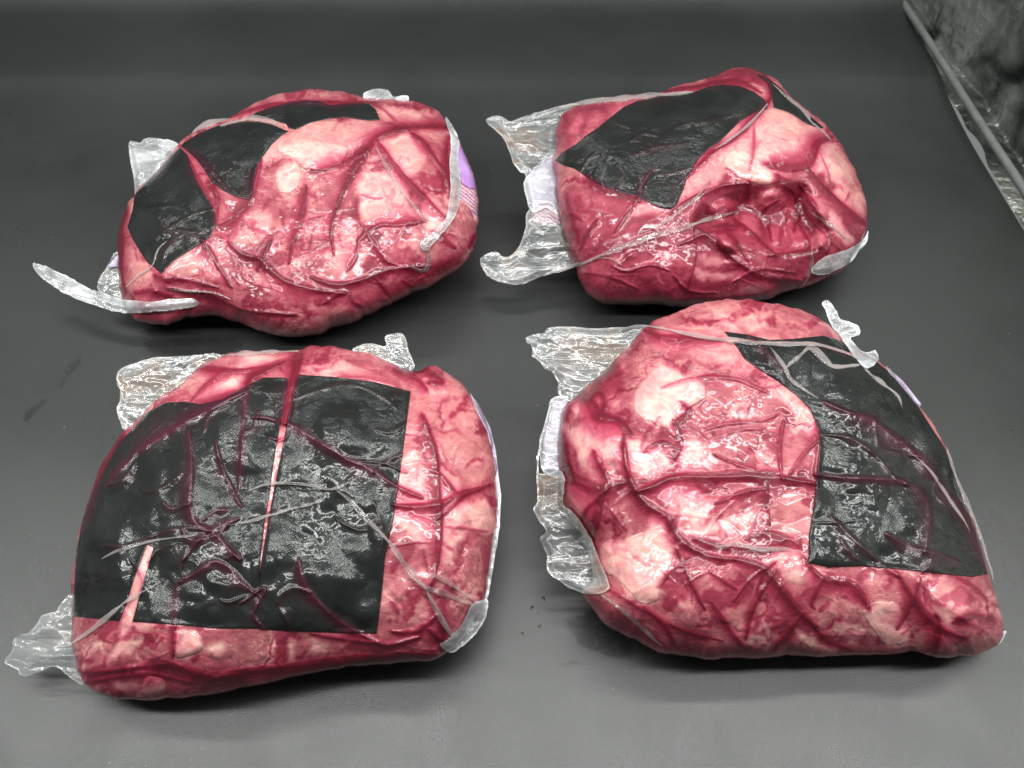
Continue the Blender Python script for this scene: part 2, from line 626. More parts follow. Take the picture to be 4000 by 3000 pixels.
# ------------------------------------------------------------------ meat packs
class Pack:
    STEP = 3.0

    def __init__(s, crop, outline, centre, label, zc, k, T, Rr, seed, pads=()):
        s.cx0, s.cy0, s.cs = crop
        s.seed = seed
        s.padlist = pads
        s.out = catmull(s.P(outline), 5)
        nr_ = s.out - np.roll(s.out, 1, 0)
        nr_ = np.stack([-nr_[:, 1], nr_[:, 0]], 1) / (np.hypot(nr_[:, 0], nr_[:, 1])[:, None] + 1e-6)
        s.out = s.out + nr_ * (10 * facets(s.out[:, 0], s.out[:, 1], 75, seed + 3) + 9 * facets(s.out[:, 0], s.out[:, 1], 42, seed) + 5 * facets(s.out[:, 0], s.out[:, 1], 17, seed + 1))[:, None]
        s.c = s.P([centre])[0]
        s.zc, s.k, s.T, s.R = zc, k, T, Rr * s.cs
        g = ground_pt(s.c[0], s.c[1], zc)
        s.yc = g[1]
        s.root = bpy.data.objects.new("vacuum_packed_meat", None)
        COL.objects.link(s.root)
        s.root.location = (g[0], g[1], 0)
        tag(s.root, label, "meat pack", "vacuum packed cuts of beef laid out on the black sheet")
        lo, hi = s.out.min(0) - 40, s.out.max(0) + 40
        s.x0, s.y0 = lo
        nx, ny = ((hi - lo) / s.STEP).astype(int) + 2
        s.X, s.Y = np.meshgrid(s.x0 + np.arange(nx) * s.STEP, s.y0 + np.arange(ny) * s.STEP)
        s.sd = sdf_poly(s.X, s.Y, s.out)
        s.bump = np.zeros_like(s.X)
        s.fat = np.zeros_like(s.X)
        s.blood = np.zeros_like(s.X)
        s.pale = np.zeros_like(s.X)
        s.wx = fbm(s.X, s.Y, 60, seed + 1, 4)
        # muscles, seams between them, and the facets of the stretched film; calmer under the pads
        X, Y = s.X, s.Y
        pm = np.zeros_like(X)
        for q in pads:
            pm = np.maximum(pm, sstep(12, -25, sdf_poly(X, Y, s.P(q))))
        s.pm = pm
        fr = 1 - pm
        ww = 70 * s.wx
        f1, f2, cid = worley(X + ww, Y * 1.15 + ww[::-1, ::-1], 290, seed)
        g1, g2, gid = worley(X - ww, Y * 1.3 + ww, 120, seed + 3)
        e1, e2 = f2 - f1, g2 - g1
        s.bump += 0.006 * fbm(X, Y, 330, seed + 2, 2) + 0.0068 * pm * fbm(X, Y, 150, seed + 31, 2) + 0.0018 * pm * np.abs(fbm(X, Y, 90, seed + 33, 2)) + fr * (0.0010 * sstep(0, 0.35, e1))
        kx, ky = X + 60 * fbm(X, Y, 200, seed + 9, 2), Y + 60 * fbm(X, Y, 200, seed + 12, 2)
        s.bump += (0.0050 - 0.0004 * pm) * facets(kx, ky, 200, seed) + (0.0024 - 0.0004 * pm) * facets(kx * 0.8 + ky * 0.6, ky * 0.8 - kx * 0.6, 85, seed + 5)
        loc = sstep(0.0, 0.4, fbm(X, Y, 150, seed + 13))
        s.bump += 0.0005 * facets(ky, kx, 30, seed + 7) * loc
        s.pale += np.clip(0.08 + 0.50 * (cid - 0.35) + 0.5 * fbm(X, Y, 200, seed + 6, 3), 0, 0.65)
        clot = fbm(X + ww, Y - ww, 75, seed + 21, 4)
        s.blood += fr * 0.45 * sstep(0.14, 0.45, clot)
        s.fat += 0.30 * sstep(0.34, 0.50, fbm(X - ww, Y + ww, 62, seed + 27, 4)) * sstep(-0.1, 0.2, fbm(X, Y, 260, seed + 28))
        br = sstep(-0.1, 0.45, fbm(X, Y, 190, seed + 14, 3))
        s.blood += fr * np.clip(0.55 * sstep(0.11, 0.0, e1) * br + 0.22 * sstep(0.16, 0.0, e2) * sstep(0.1, 0.5, fbm(X, Y, 190, seed + 15, 2)), 0, 1)
        s.fat += 0.6 * sstep(0.10, 0.04, np.abs(e1 - 0.12)) * sstep(0.2, 0.5, fbm(X, Y, 130, seed + 16, 3))

    def P(s, pts):
        p = np.asarray(pts, float)
        return p * s.cs + np.array([s.cx0, s.cy0])

    def win(s, P, m):
        lo, hi = P.min(0) - m, P.max(0) + m
        i0, j0 = max(int((lo[0] - s.x0) / s.STEP), 0), max(int((lo[1] - s.y0) / s.STEP), 0)
        i1, j1 = int((hi[0] - s.x0) / s.STEP) + 1, int((hi[1] - s.y0) / s.STEP) + 1
        return (slice(j0, max(j1, j0 + 1)), slice(i0, max(i1, i0 + 1)))

    def area(s, pts, fat=0.0, pale=0.0, blood=0.0, lift=0.0, soft=14, wob=26, broad=None):
        """a patch of fat / pale meat / pooled juice / shade painted in juice colour, with an uneven edge"""
        P = catmull(s.P(pts), 3)
        w = s.win(P, 120)
        d0 = sdf_poly(s.X[w], s.Y[w], P)
        d = d0 + wob * s.wx[w]
        m = sstep(soft, -soft, d)
        if fat: s.fat[w] = np.maximum(s.fat[w], m * fat)
        if fat: s.blood[w] *= 1 - 0.9 * m * fat
        if pale > 0: s.pale[w] = np.maximum(s.pale[w], m * pale)
        if pale < 0: s.pale[w] *= 1 + m * pale
        if blood: s.blood[w] = np.maximum(s.blood[w], m * blood)
        if lift:
            b = broad or 60
            s.bump[w] += lift * (0.6 if abs(lift) < 0.0085 else 1.0) * sstep(b * 0.3, -b, d0)

    def crease(s, pts, w, blood=0.9, amp=0.0016, soft=1.0):
        """a pleat where the film tents off the meat and juice runs in under it"""
        P = catmull(s.P(pts), 4, closed=False)
        wd = w * s.cs
        q = s.win(P, wd * 7)
        X, Y = s.X[q], s.Y[q]
        d, t, side = line_field(X + 3 * s.wx[q], Y + 3 * s.wx[q][::-1, ::-1], P)
        wob = 0.7 + 1.1 * np.clip(vnoise(X / 80, Y / 80, s.seed + int(w) + len(pts)) + 0.3, 0, 1)
        we = wd * wob * (0.25 + 0.75 * np.sqrt(np.clip(np.sin(np.pi * np.clip(t, 0.001, 0.999)), 0, 1)))
        one = np.where(side > 0, 1.35, 0.8)
        tent = np.clip(1 - d / (we * 1.8 * one), 0, 1)
        we = we * (1 - 0.30 * s.pm[q])
        amp = amp * (1 - 0.25 * s.pm[q])
        s.bump[q] += 0.62 * amp * tent ** 1.25 + 0.15 * amp * np.exp(-d / (we * 2.5))
        core = np.clip(2.1 * (1 - d / (we * 1.55 * one)), 0, 1)
        halo = np.exp(-(d / (we * 2.7 * soft * one)) ** 2) * (0.38 + 0.34 * (side > 0))
        s.blood[q] = np.maximum(s.blood[q], np.clip(blood * np.maximum(core, halo), 0, 1))

    def wrinkles(s, n, seed):
        rs = np.random.RandomState(seed)
        for i in range(n):
            r = rs.rand() ** 0.4
            p = s.out[rs.randint(len(s.out))] * r * 0.93 + s.c * (1 - r * 0.93)
            if s.samp(s.pm, p[:1], p[1:])[0] > 0.3 and rs.rand() < 0.88:
                continue
            a = 6.28 * float(fbm(p[:1], p[1:], 300, seed, 1)[0]) + rs.choice([0, 1.1, -0.9]) + rs.uniform(-0.4, 0.4)
            L = rs.uniform(50, 200)
            pts = [p]
            for k in range(3):
                a += rs.uniform(-0.35, 0.35)
                pts.append(pts[-1] + L / 3 * np.array([math.cos(a), math.sin(a)]))
            pts = (np.array(pts) - np.array([s.cx0, s.cy0])) / s.cs
            s.crease(pts, rs.uniform(3.0, 6.5), rs.choice([0.0, 0.0, 0.0, 0.0, 0.4]), rs.uniform(0.0004, 0.0011), soft=0.8)

    # --- from photo pixels to the surface
    def samp(s, A, x, y):
        fx, fy = (x - s.x0) / s.STEP, (y - s.y0) / s.STEP
        ny, nx = s.X.shape
        i = np.clip(np.floor(fx).astype(int), 0, nx - 2)
        j = np.clip(np.floor(fy).astype(int), 0, ny - 2)
        u, v = np.clip(fx - i, 0, 1), np.clip(fy - j, 0, 1)
        return (A[j, i] * (1 - u) + A[j, i + 1] * u) * (1 - v) + (A[j + 1, i] * (1 - u) + A[j + 1, i + 1] * u) * v

    def rest(s, x, y):
        d = rays(x, y)
        t = (s.zc - s.k * s.yc - CAM_H) / (d[..., 2] - s.k * d[..., 1])
        return EYE + t[..., None] * d, d

    def depth(s, x, y):
        d = np.clip(-s.samp(s.sd, x, y), 0, None)
        q = np.clip(d / s.R, 0, 1)
        circ = np.sqrt(np.clip(1 - (1 - q) ** 2, 0, 1))
        dome = np.clip(d / (s.R * 1.35), 0, 1)
        dome = dome * (2 - dome)
        t = s.T * (0.72 * circ + 0.28 * dome)
        return t + s.samp(s.bump, x, y) * sstep(2, 60, d)

    def surf(s, x, y, off=0.0):
        p, d = s.rest(x, y)
        t = s.depth(x, y) + off
        return p - t[..., None] * d

    def tone(s, x, y):
        return np.stack([s.samp(s.fat, x, y), s.samp(s.blood, x, y), s.samp(s.pale, x, y), np.ones_like(x)], -1)

    def build_meat(s, nt=1000, nr=165, nb=18):
        L = np.r_[0, np.cumsum(np.hypot(*np.diff(np.vstack([s.out, s.out[:1]]), axis=0).T))]
        u = np.linspace(0, L[-1], nt, endpoint=False)
        cl = np.vstack([s.out, s.out[:1]])
        ox, oy = np.interp(u, L, cl[:, 0]), np.interp(u, L, cl[:, 1])
        rho = 1 - (np.arange(nr) / (nr - 0.3)) ** 1.25
        x = s.c[0] + rho[:, None] * (ox - s.c[0])[None]
        y = s.c[1] + rho[:, None] * (oy - s.c[1])[None]
        # blur bump near the centre pole is not needed: fields are smooth there
        p, d = s.rest(x, y)
        dep = s.depth(x, y)
        dep[0] = 0
        V = p - dep[..., None] * d
        V[..., 2] = np.maximum(V[..., 2], 0.002)
        A = s.tone(x, y)
        # underside, resting flat on the sheet
        rb = 1 - (np.arange(1, nb) / (nb - 0.3)) ** 1.4
        xb = s.c[0] + rb[:, None] * (ox - s.c[0])[None]
        yb = s.c[1] + rb[:, None] * (oy - s.c[1])[None]
        pb, db = s.rest(xb, yb)
        tb = s.depth(xb, yb)
        smax = (0.0015 - pb[..., 2]) / db[..., 2]
        tb = np.minimum(tb, np.maximum(smax, 0))
        Vb = pb + tb[..., None] * db
        n0 = nr * nt
        allV = np.vstack([V.reshape(-1, 3), Vb.reshape(-1, 3), V[-1].mean(0)[None], Vb[-1].mean(0)[None]])
        allA = np.vstack([A.reshape(-1, 4), s.tone(xb, yb).reshape(-1, 4), A[-1, :1], A[-1, :1]])
        allA[n0:, 1] = np.maximum(allA[n0:, 1], 0.35)
        idx = np.arange(n0).reshape(nr, nt)
        nx_ = np.roll(idx, -1, 1)
        F1 = np.stack([idx[:-1], idx[1:], nx_[1:], nx_[:-1]], -1).reshape(-1, 4)
        ib = np.vstack([idx[:1], n0 + np.arange((nb - 1) * nt).reshape(nb - 1, nt)])
        nb_ = np.roll(ib, -1, 1)
        F2 = np.stack([ib[:-1], nb_[:-1], nb_[1:], ib[1:]], -1).reshape(-1, 4)
        ct, cb = len(allV) - 2, len(allV) - 1
        T1 = np.stack([idx[-1], np.full(nt, ct), nx_[-1]], -1)
        T2 = np.stack([ib[-1], nb_[-1], np.full(nt, cb)], -1)
        s.meat = new_mesh("meat", allV, [np.vstack([F1, F2]), np.vstack([T1, T2])], M_MEAT, s.root, allA)
        return s.meat

    def cut(s, P, step):
        """quads filling a polygon in the picture, edge snapped to its outline"""
        lo, hi = P.min(0) - 2 * step, P.max(0) + 2 * step
        X, Y = np.meshgrid(np.arange(lo[0], hi[0], step), np.arange(lo[1], hi[1], step))
        d = sdf_poly(X, Y, P)
        gy, gx = np.gradient(d, step)
        gl = np.hypot(gx, gy) + 1e-6
        for _ in range(1):
            m = np.abs(d) < 0.75 * step
            X = np.where(m, X - d * gx / gl, X)
            Y = np.where(m, Y - d * gy / gl, Y)
        ok = d < 0.75 * step
        q = ok[:-1, :-1] & ok[1:, :-1] & ok[:-1, 1:] & ok[1:, 1:]
        idx = np.arange(X.size).reshape(X.shape)
        F = np.stack([idx[:-1, :-1], idx[1:, :-1], idx[1:, 1:], idx[:-1, 1:]], -1)[q]
        used = np.unique(F)
        mp = -np.ones(X.size, int)
        mp[used] = np.arange(len(used))
        return X.ravel()[used], Y.ravel()[used], mp[F], np.clip(-d.ravel()[used], 0, None)

    def drape(s, name, pts, mat, off=0.0007, step=4.0, parent=None, sub=1, wob=0.0, skirt=True, lift=0.0, label=None):
        """a sheet-like part that lies on the surface and follows it"""
        P = s.P(pts)
        P = catmull(P, sub) if sub > 1 else P
        x, y, F, din = s.cut(P, step)
        if wob:
            e = sstep(30, 0, din)
            x = x + wob * e * fbm(x, y, 40, 3)
            y = y + wob * e * fbm(x, y, 40, 5)
        o = off * sstep(-6, 8, din) + lift * sstep(0, 60, din)
        V = s.surf(x, y, o)
        A = s.tone(x, y)
        uv = np.stack([(x - s.c[0]) * 2.2e-4, (y - s.c[1]) * 2.6e-4, np.zeros_like(x)], -1)
        if skirt:
            E = np.vstack([F[:, [0, 1]], F[:, [1, 2]], F[:, [2, 3]], F[:, [3, 0]]])
            key = np.sort(E, 1)
            k = key[:, 0].astype(np.int64) * (len(V) + 1) + key[:, 1]
            u, inv, cnt = np.unique(k, return_inverse=True, return_counts=True)
            B = E[cnt[inv] == 1]
            bv = np.unique(B)
            mp = -np.ones(len(V), int)
            mp[bv] = len(V) + np.arange(len(bv))
            Vs = s.surf(x[bv], y[bv], np.full(len(bv), -0.0012))
            F = np.vstack([F, np.stack([B[:, 1], B[:, 0], mp[B[:, 0]], mp[B[:, 1]]], -1)])
            V = np.vstack([V, Vs])
            A = np.vstack([A, A[bv]])
            uv = np.vstack([uv, uv[bv]])
        o = new_mesh(name, V, F, mat, parent or s.root, A, uv=uv)
        if label: o["label"] = label
        return o

    def flap(s, name, pts, mat, on=False, off=0.0, droop=0.0, crinkle=0.003, step=4.0, layers=2, scale=90, seed=0, sub=2, label=None):
        """loose film past the meat: two thin crinkled layers, joined round the rim"""
        P = catmull(s.P(pts), max(sub, 4))
        P = P + np.stack([7 * facets(P[:, 0], P[:, 1], 26, seed) + 4 * facets(P[:, 0], P[:, 1], 11, 3), 7 * facets(P[:, 0], P[:, 1], 24, seed + 5) + 4 * facets(P[:, 0], P[:, 1], 12, 4)], 1)
        x, y, F, din = s.cut(P, step)
        Vs, Fs, n = [], [], 0
        p, d = s.rest(x, y)
        out = np.clip(s.samp(s.sd, np.clip(x, s.x0, s.X[0, -1]), np.clip(y, s.y0, s.Y[-1, 0])), 0, None)
        ox = np.maximum(np.maximum(s.x0 - x, x - s.X[0, -1]), 0)
        oy = np.maximum(np.maximum(s.y0 - y, y - s.Y[-1, 0]), 0)
        out = out + np.hypot(ox, oy)
        for L in range(layers):
            sd = s.seed + seed * 7 + L * 11
            k1, k2 = x + 40 * vnoise(x / 120, y / 120, sd), y + 40 * vnoise(x / 130, y / 130, sd + 1)
            t = crinkle * (1.6 * facets(k1 * 0.6, k2 * 1.6, scale, sd) + 0.55 * facets(k2, k1 * 0.6, scale * 0.5, sd + 2) + 0.10 * facets(k1 + k2, k1 - k2, scale * 0.3, sd + 4) + 0.22 * facets(k1 * 0.35 + 0.2 * k2, k2 * 2.0, scale * 0.4, sd + 6)
                           + 0.8 * fbm(x, y, scale * 2.2, sd + 2)) * sstep(-8, 40, din)
            t = t + (0.0016 if L == 0 else -0.0016) * sstep(0, 30, din)
            if on:
                t = t + s.depth(x, y) + off
            else:
                t = t + off
            q = p - t[..., None] * d
            if droop:
                q[..., 2] = q[..., 2] - droop * sstep(0, 330, out)
                # keep on the same line of sight while it droops towards the sheet
                r = (q[..., 2] - CAM_H) / d[..., 2]
                q = EYE + r[..., None] * d
            q[..., 2] = np.maximum(q[..., 2], 0.0012 + 0.0008 * (L == 0))
            Vs.append(q)
            Fs.append(F + n)
            n += len(q)
        rm = np.tile(np.clip(1 - din / 9.0, 0, 1), layers)
        rm = rm + 0.55 * np.tile(np.clip(1 - np.abs(din - 26 - 8 * vnoise(x / 60, y / 60, 3)) / 5.0, 0, 1), layers) * (0 if name == "film_rim" else 1)
        o = new_mesh(name, np.vstack(Vs), np.vstack(Fs), mat, s.root, np.stack([rm, rm, rm, np.ones_like(rm)], -1))
        if label: o["label"] = label
        return o

    def fold(s, pts, w, h=0.003, mat=None, name="film_fold", lean=0.6):
        """a pinched pleat of clear film standing on the surface"""
        P = catmull(s.P(pts), 8, closed=False)
        L = np.r_[0, np.cumsum(np.hypot(*np.diff(P, axis=0).T))]
        n = max(int(L[-1] / 7), 6)
        u = np.linspace(0, L[-1], n)
        x, y = np.interp(u, L, P[:, 0]), np.interp(u, L, P[:, 1])
        tx, ty = np.gradient(x), np.gradient(y)
        l = np.hypot(tx, ty) + 1e-6
        nx_, ny_ = -ty / l, tx / l
        tp = np.sqrt(np.clip(np.sin(np.pi * np.linspace(0.015, 0.985, n)), 0, 1))
        x = x + nx_ * 7 * vnoise(u / 70, u * 0 + 5, s.seed + n)
        y = y + ny_ * 7 * vnoise(u / 70, u * 0 + 5, s.seed + n)
        wv = 1.1 * w * s.cs * tp * (0.85 + 1.1 * vnoise(u / 50, u * 0 + 3, s.seed + n))
        hv = 0.6 * h * tp * (0.85 + 0.9 * vnoise(u / 35, u * 0 + 9, s.seed + n))
        V = []
        prof_ = [(-1.0, -0.10), (-0.6, 0.30), (-0.3, 0.42), (0.0, 0.55), (0.45, 0.9), (0.75, 1.0), (0.85, 0.45), (1.0, -0.15)]
        for a, b in prof_:
            V.append(s.surf(x + nx_ * wv * a, y + ny_ * wv * a, b * hv + 0.0006))
        V = np.stack(V, 1)
        m = len(prof_)
        idx = np.arange(n * m).reshape(n, m)
        F = np.stack([idx[:-1, :-1], idx[:-1, 1:], idx[1:, 1:], idx[1:, :-1]], -1).reshape(-1, 4)
        return new_mesh(name, V.reshape(-1, 3), F, mat or M_FOLD, s.root)

    def pads(s, offs=(0.0007, 0.0011, 0.0007)):
        for q, o in zip(s.padlist, offs):
            s.drape("absorbent_pad", q, M_PAD, off=o, step=3.2)


#@@PACKS@@
# ================================================================== back left pack
PADS_A = [
    [(475,700),(500,620),(508,552),(560,495),(620,435),(680,365),(722,330),(757,365),(772,420),(802,490),(832,540),(867,592),(886,640),(885,700),(860,750),(800,790),(740,830),(690,860),(652,900),(636,922),(600,890),(570,870),(530,810),(500,760)],
    [(740,305),(820,258),(900,226),(1000,208),(1090,207),(1150,222),(1228,255),(1195,275),(1150,315),(1110,370),(1085,410),(1066,480),(1062,545),(1040,575),(980,560),(920,530),(872,495),(832,430),(792,380),(752,345),(724,325)],
    [(1035,190),(1080,165),(1150,140),(1230,120),(1310,110),(1370,112),(1420,132),(1500,125),(1600,121),(1635,150),(1656,202),(1600,205),(1500,192),(1420,195),(1330,215),(1260,247),(1230,240),(1215,220),(1150,200),(1090,192)]]
a = Pack((100, 300, .8363),
         [(430,890),(432,800),(440,700),(460,630),(500,560),(560,490),(620,430),(670,370),(720,310),(780,260),(850,215),(920,200),(1000,160),(1080,115),(1150,90),(1230,70),(1310,62),(1400,66),(1480,72),(1540,90),(1600,98),(1700,103),(1800,110),(1870,125),(1920,155),(1960,200),(1995,250),(2030,300),(2062,370),(2090,440),(2110,520),(2118,600),(2115,680),(2100,760),(2075,830),(2030,880),(1970,930),(1900,970),(1820,1010),(1740,1050),(1650,1090),(1560,1130),(1480,1160),(1400,1190),(1300,1210),(1220,1215),(1140,1205),(1080,1185),(1030,1165),(970,1145),(900,1125),(840,1120),(760,1132),(700,1150),(640,1160),(580,1160),(530,1150),(490,1120),(465,1090),(450,1040),(435,980),(428,930)],
         (1250, 650), "back left pack of beef with three black pads and a violet label at right",
         0.048, 0.30, 0.060, 380, 11, PADS_A)
a.area([(900,620),(1010,560),(1080,600),(1000,720),(920,760)], lift=-0.006, broad=70, pale=.4)
a.area([(1330,440),(1480,440),(1560,520),(1480,640),(1330,640),(1260,540)], lift=-0.004, broad=90, pale=-.6)
a.area([(560,980),(700,960),(900,1010),(1000,1090),(760,1110),(560,1100)], lift=-0.005, broad=80)
a.area([(1110,350),(1150,310),(1230,262),(1320,218),(1420,197),(1540,200),(1650,222),(1720,245),(1640,290),(1560,340),(1500,380),(1460,420),(1390,430),(1330,440),(1270,405),(1200,370),(1130,390),(1090,470),(1068,540),(1062,470),(1085,400)], fat=.55, lift=.006, wob=14)
a.area([(1180,330),(1250,290),(1340,280),(1420,310),(1500,330),(1480,400),(1390,432),(1320,432),(1270,400),(1220,372)], fat=.95, lift=.002)
a.area([(1165,460),(1200,400),(1260,395),(1288,430),(1280,500),(1220,550),(1180,530)], fat=.9, lift=.003, wob=14)
a.area([(1550,480),(1640,440),(1740,450),(1790,520),(1800,600),(1850,660),(1780,690),(1650,700),(1600,680),(1560,600)], fat=.75, lift=.004)
a.area([(1650,310),(1780,275),(1870,300),(1880,400),(1800,470),(1720,420)], fat=.65, lift=.002)
a.area([(1880,560),(1950,640),(1960,700),(1900,730),(1850,690)], fat=.95)
a.area([(1660,130),(1780,140),(1840,190),(1740,220),(1670,190)], fat=.55)
a.area([(640,920),(720,830),(800,790),(840,830),(900,900),(925,960),(820,940),(720,940)], pale=.85, fat=.3, lift=.003)
a.area([(475,770),(560,860),(600,920),(520,940),(470,880)], pale=.8, fat=.3)
a.area([(940,770),(1020,660),(1150,640),(1110,760),(1000,800)], pale=.85, fat=.25, lift=.003)
a.area([(1090,905),(1250,960),(1400,1020),(1300,1060),(1180,1020),(1080,960)], pale=.8, fat=.25)
a.area([(1490,640),(1560,720),(1600,850),(1500,900),(1420,860),(1450,740)], pale=.75, fat=.2)
a.area([(1180,690),(1400,640),(1430,720),(1270,760)], pale=.8, fat=.3)
a.area([(1640,780),(1820,740),(1850,830),(1700,860)], pale=.8, fat=.25)
a.area([(1880,800),(1980,760),(2000,830),(1920,880)], pale=.8, fat=.2)
a.area([(1000,180),(1150,100),(1400,75),(1530,95),(1300,105),(1100,150),(950,215)], pale=.6)
a.area([(1880,200),(1960,230),(1995,300),(1990,400),(1930,390),(1900,300)], pale=-.9)
a.area([(1920,400),(1975,380),(1985,500),(1950,560),(1920,480)], blood=.75, soft=20)
a.area([(1500,1010),(1700,950),(1950,890),(2080,830),(1900,985),(1650,1100),(1400,1200),(1330,1200),(1500,1120)], blood=.30, soft=40, pale=-.5)
a.area([(500,1060),(760,1060),(980,1120),(900,1140),(700,1160),(520,1150)], blood=.35, soft=40)
for q in [([(1975,240),(1850,235),(1720,255),(1640,290),(1580,370),(1510,490),(1460,620),(1430,720),(1440,830)],14,.95,.0022),
          ([(1800,260),(1860,310),(1920,390),(1960,450)],11,.9,.0016), ([(1640,300),(1700,380),(1780,480),(1880,580),(1960,660)],11,.8,.0020),
          ([(1310,510),(1300,620),(1260,750),(1230,870)],12,.85,.0024), ([(1870,675),(1750,690),(1640,700),(1550,770)],14,.95,.0020),
          ([(1540,600),(1550,680),(1600,735)],9,.5,.0016), ([(1080,845),(1170,920),(1230,960),(1330,990),(1490,1012)],17,.95,.0026),
          ([(1330,935),(1450,970),(1560,950),(1700,900),(1890,885)],15,.95,.0024), ([(825,755),(880,850),(930,930),(965,985)],12,.9,.0020),
          ([(950,770),(1020,830),(1130,855)],13,.9,.0022), ([(670,985),(760,1000),(850,1010),(950,1060),(1050,1095),(1260,1110)],13,.85,.0026),
          ([(880,505),(900,580),(890,680),(940,700),(1010,650)],12,.85,.0018), ([(1390,1060),(1490,1000),(1530,1050),(1570,1075)],10,.8,.0012),
          ([(1640,945),(1700,1020),(1720,1055)],9,.9,.0012), ([(1760,950),(1860,1020),(1880,1030)],9,.8,.0010),
          ([(475,630),(445,720),(438,850),(450,960),(505,1040)],18,.9,.0012), ([(1150,765),(1120,820),(1085,905)],12,.85,.0018),
          ([(1105,395),(1070,500),(1060,565),(1010,630),(910,700)],14,.85,.0014), ([(1580,360),(1500,400),(1420,430),(1330,450)],11,.8,.0012),
          ([(1600,740),(1680,850),(1740,880)],10,.8,.0018), ([(1560,770),(1540,850),(1500,905)],10,.8,.0018),
          ([(1250,700),(1400,645)],8,.6,.0012), ([(640,940),(760,950),(900,985)],12,.8,.0014), ([(600,925),(680,960)],12,.9,.001),
          ([(755,370),(800,470),(860,560),(885,640)],9,.7,.0008), ([(1980,280),(1960,420),(1990,560)],10,.7,.001),
          ([(500,1010),(600,1000),(700,1035)],11,.8,.0016), ([(1900,720),(1960,760),(2010,800)],10,.85,.0016),
          ([(930,200),(1060,150),(1240,118),(1420,118),(1640,120)],9,.8,.0012), ([(2100,740),(2050,830),(1950,900),(1830,950)],12,.75,.0012)]:
    a.crease(*q)
# creases across the pads
for q in [([(720,320),(790,355),(860,425),(960,540)],9,.5,.0020), ([(880,615),(790,640),(700,690),(600,760)],7,.15,.0020),
          ([(640,740),(720,720),(800,730),(870,700)],10,.25,.0022), ([(620,790),(680,770),(740,740),(860,770)],9,.3,.0022), ([(640,870),(660,800),(730,760)],9,.35,.0022),
          ([(600,610),(690,600),(790,640)],8,.0,.0016), ([(690,360),(650,430),(620,500)],7,.3,.0014), ([(960,410),(940,480),(980,540)],8,.15,.0016),
          ([(880,400),(870,470),(930,520)],8,.4,.0018), ([(1000,430),(1030,500),(1050,560)],9,.1,.0014)]:
    a.crease(*q)
a.wrinkles(70, 21)
a.build_meat()
a.pads()
a.drape("fat_patch", [(1180,330),(1250,290),(1340,280),(1420,310),(1500,330),(1480,400),(1390,432),(1320,432),(1270,400),(1220,372)], M_MEAT, off=.0004, parent=a.meat, sub=3, wob=14)
a.drape("fat_patch", [(1165,460),(1200,400),(1260,395),(1288,430),(1280,500),(1220,550),(1180,530)], M_MEAT, off=.0004, parent=a.meat, sub=3, wob=12)
a.drape("label", [(1990,262),(2030,318),(2062,385),(2088,450),(2104,525),(2070,520),(2038,495),(2025,430),(2010,350)], M_LAB_V, off=.0006)
a.drape("printed_label", [(2036,498),(2070,522),(2105,528),(2113,600),(2108,680),(2080,625),(2048,585),(2022,575),(2010,530)], M_LAB_H, off=.0006, label="pink label end with a fine printed hatch")
a.flap("seal_strip", [(1962,190),(2000,240),(2028,310),(2020,400),(2032,480),(2030,560),(2010,640),(1975,700),(1940,740),(1900,780),(1870,812),(1845,790),(1850,765),(1900,725),(1950,680),(1965,640),(1978,560),(1985,480),(1980,400),(1990,320),(1975,260)], M_SEAL, on=True, off=.003, crinkle=.0022, scale=40, seed=1, step=3)
a.flap("film_flap", [(480,310),(530,310),(560,290),(640,288),(715,315),(690,370),(640,440),(580,520),(520,560),(508,500)], M_SEAL, off=-.004, crinkle=.004, scale=80, seed=2)
a.flap("film_flap", [(35,885),(50,870),(110,890),(190,930),(260,965),(330,1000),(430,1030),(560,1050),(700,1038),(780,1035),(810,1060),(720,1085),(600,1098),(480,1105),(380,1085),(260,1045),(150,995),(80,940)], M_SEAL, on=True, off=.004, crinkle=.003, scale=70, seed=3, step=4)
a.flap("film_flap", [(375,890),(430,815),(455,880),(480,990),(440,1040),(350,1010),(335,960)], M_FLAP, off=-.006, crinkle=.003, scale=60, seed=4)
a.drape("label", [(378,885),(425,825),(450,830),(450,880),(400,890)], M_LAB_P, off=-.004, skirt=False, label="small lilac end of the label")
a.flap("film_flap", [(1578,78),(1630,56),(1690,63),(1720,92),(1782,85),(1788,115),(1740,150),(1640,130),(1590,112)], M_SEAL, off=.003, crinkle=.004, scale=40, seed=5, step=4)
for q in [([(900,228),(1000,202),(1090,195),(1200,235)],14,.004), ([(470,985),(520,930),(590,880),(620,810),(660,765)],8,.003), ([(670,995),(850,1005),(960,1040)],8,.003),
          ([(1640,330),(1720,480),(1800,590),(1880,690)],9,.003), ([(780,260),(860,215),(960,195)],12,.004),
          ([(1850,690),(1880,780),(1870,900),(1800,890)],8,.003)]:
    a.fold(*q)

